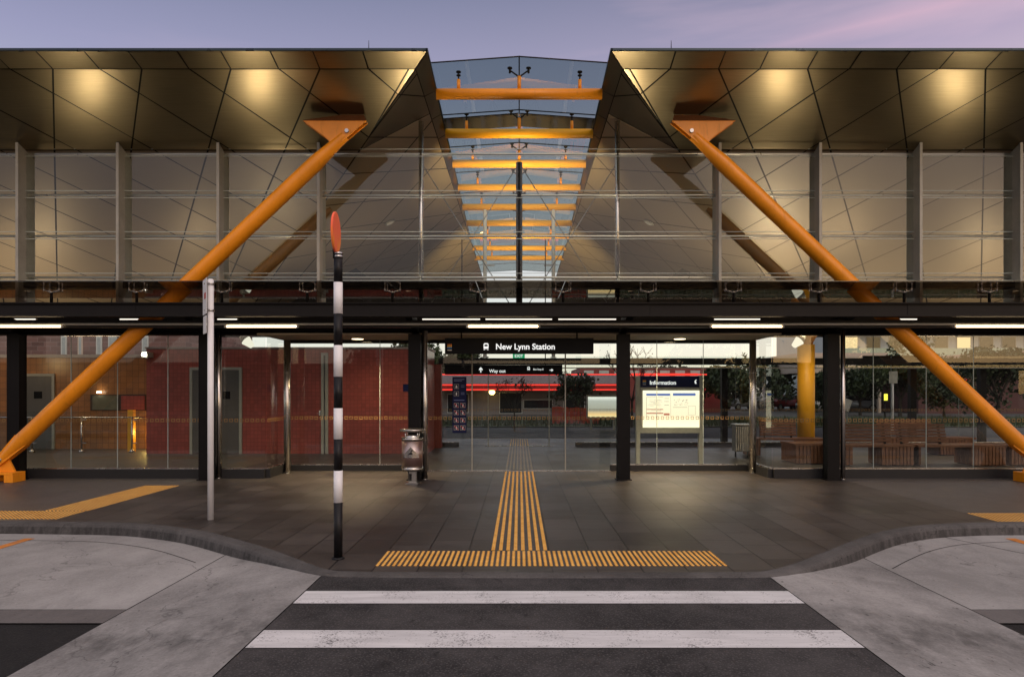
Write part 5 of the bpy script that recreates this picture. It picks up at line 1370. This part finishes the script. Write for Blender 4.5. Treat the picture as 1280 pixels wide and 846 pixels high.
front = wramp(sz_, [(0, (.86, .76, .68)), (.10, (.80, .73, .70)), (.24, (.54, .46, .52)), (.40, (.315, .255, .375)), (.50, (.172, .152, .240)), (.62, (.18, .165, .23)), (.8, (.62, .56, .56)), (1, (.95, .86, .82))])
back = wramp(sz_, [(0, (.42, .29, .25)), (.18, (.58, .46, .45)), (.38, (.84, .71, .71)), (.6, (1.0, .86, .80)), (1, (1.05, .93, .88))])
bf = wm('MULTIPLY_ADD', sy_, -1.2); nt.nodes[-1].inputs[2].default_value = .12
cl = N('ShaderNodeClamp'); nt.links.new(bf, cl.inputs[0])
grad = wmix(cl.outputs[0], front, back)
side = wm('MULTIPLY_ADD', sx_, .75); nt.nodes[-1].inputs[2].default_value = .5
cl2 = N('ShaderNodeClamp'); nt.links.new(side, cl2.inputs[0])
grad = wmix(1.0, grad, wramp(cl2.outputs[0], [(.1, (.80, .84, .92)), (.5, (1, 1, 1)), (.95, (1.38, 1.25, 1.16))]), 'MULTIPLY')
# thin pink streaks of cloud
mpn = N('ShaderNodeMapping'); mpn.inputs['Rotation'].default_value = (0, R(24), R(10)); mpn.inputs['Scale'].default_value = (1.2, 2.5, 9); nt.links.new(tc.outputs['Generated'], mpn.inputs[0])
nz = N('ShaderNodeTexNoise'); nz.inputs['Scale'].default_value = 1.5; nz.inputs['Detail'].default_value = 5; nt.links.new(mpn.outputs[0], nz.inputs['Vector'])
cm = wm('MULTIPLY', wramp(nz.outputs['Fac'], [(.50, (0, 0, 0)), (.72, (.55, .55, .55))]), cl2.outputs[0])
grad = wmix(cm, grad, (.78, .50, .58))
# one long pink streak low in the upper right of the sky
vm = N('ShaderNodeVectorMath', operation='DOT_PRODUCT'); nv = N('ShaderNodeVectorMath', operation='NORMALIZE'); nt.links.new(tc.outputs['Generated'], nv.inputs[0]); nt.links.new(nv.outputs[0], vm.inputs[0]); vm.inputs[1].default_value = (-.248, -.358, .90)
off = wm('ADD', vm.outputs['Value'], wm('MULTIPLY', wm('SUBTRACT', nz.outputs['Fac'], .5), .03))
stk = wramp(wm('ABSOLUTE', off), [(0, (.75, .75, .75)), (.006, (.40, .40, .40)), (.018, (0, 0, 0))])
msk = wramp(sx_, [(.26, (0, 0, 0)), (.42, (1, 1, 1))]); msk2 = wm('GREATER_THAN', sy_, 0)
grad = wmix(wm('MULTIPLY', wm('MULTIPLY', stk, msk), msk2), grad, (.60, .37, .46))
tot = N('ShaderNodeMix', data_type='RGBA', blend_type='ADD'); tot.inputs[0].default_value = .05
nt.links.new(grad, tot.inputs[6]); nt.links.new(sky.outputs[0], tot.inputs[7])
bg = N('ShaderNodeBackground'); bg.inputs[1].default_value = 1.0; nt.links.new(tot.outputs[2], bg.inputs[0])
wo = N('ShaderNodeOutputWorld'); nt.links.new(bg.outputs[0], wo.inputs[0])
sl_ = bpy.data.lights.new('sun', 'SUN'); sl_.energy = .35; sl_.angle = R(25); sl_.color = (1, .82, .76)
so = bpy.data.objects.new('sun', sl_); COL.objects.link(so)
dirv = Vector((math.sin(SUN_AZ) * math.cos(SUN_EL + R(25)), math.cos(SUN_AZ) * math.cos(SUN_EL + R(25)), math.sin(SUN_EL + R(25))))
so.rotation_euler = dirv.to_track_quat('Z', 'Y').to_euler()

# ------------------------------------------------------------------ render settings
scn.view_settings.view_transform = 'Standard'; scn.view_settings.look = 'None'; scn.view_settings.exposure = 0; scn.view_settings.gamma = 1
scn.view_settings.use_curve_mapping = False
c = scn.cycles
c.max_bounces = 10; c.transparent_max_bounces = 40; c.glossy_bounces = 5; c.diffuse_bounces = 3; c.transmission_bounces = 6
c.use_denoising = True; c.sample_clamp_indirect = 4; c.caustics_reflective = False; c.caustics_refractive = False; c.blur_glossy = .5
try: c.denoiser = 'OPENIMAGEDENOISE'
except Exception: pass
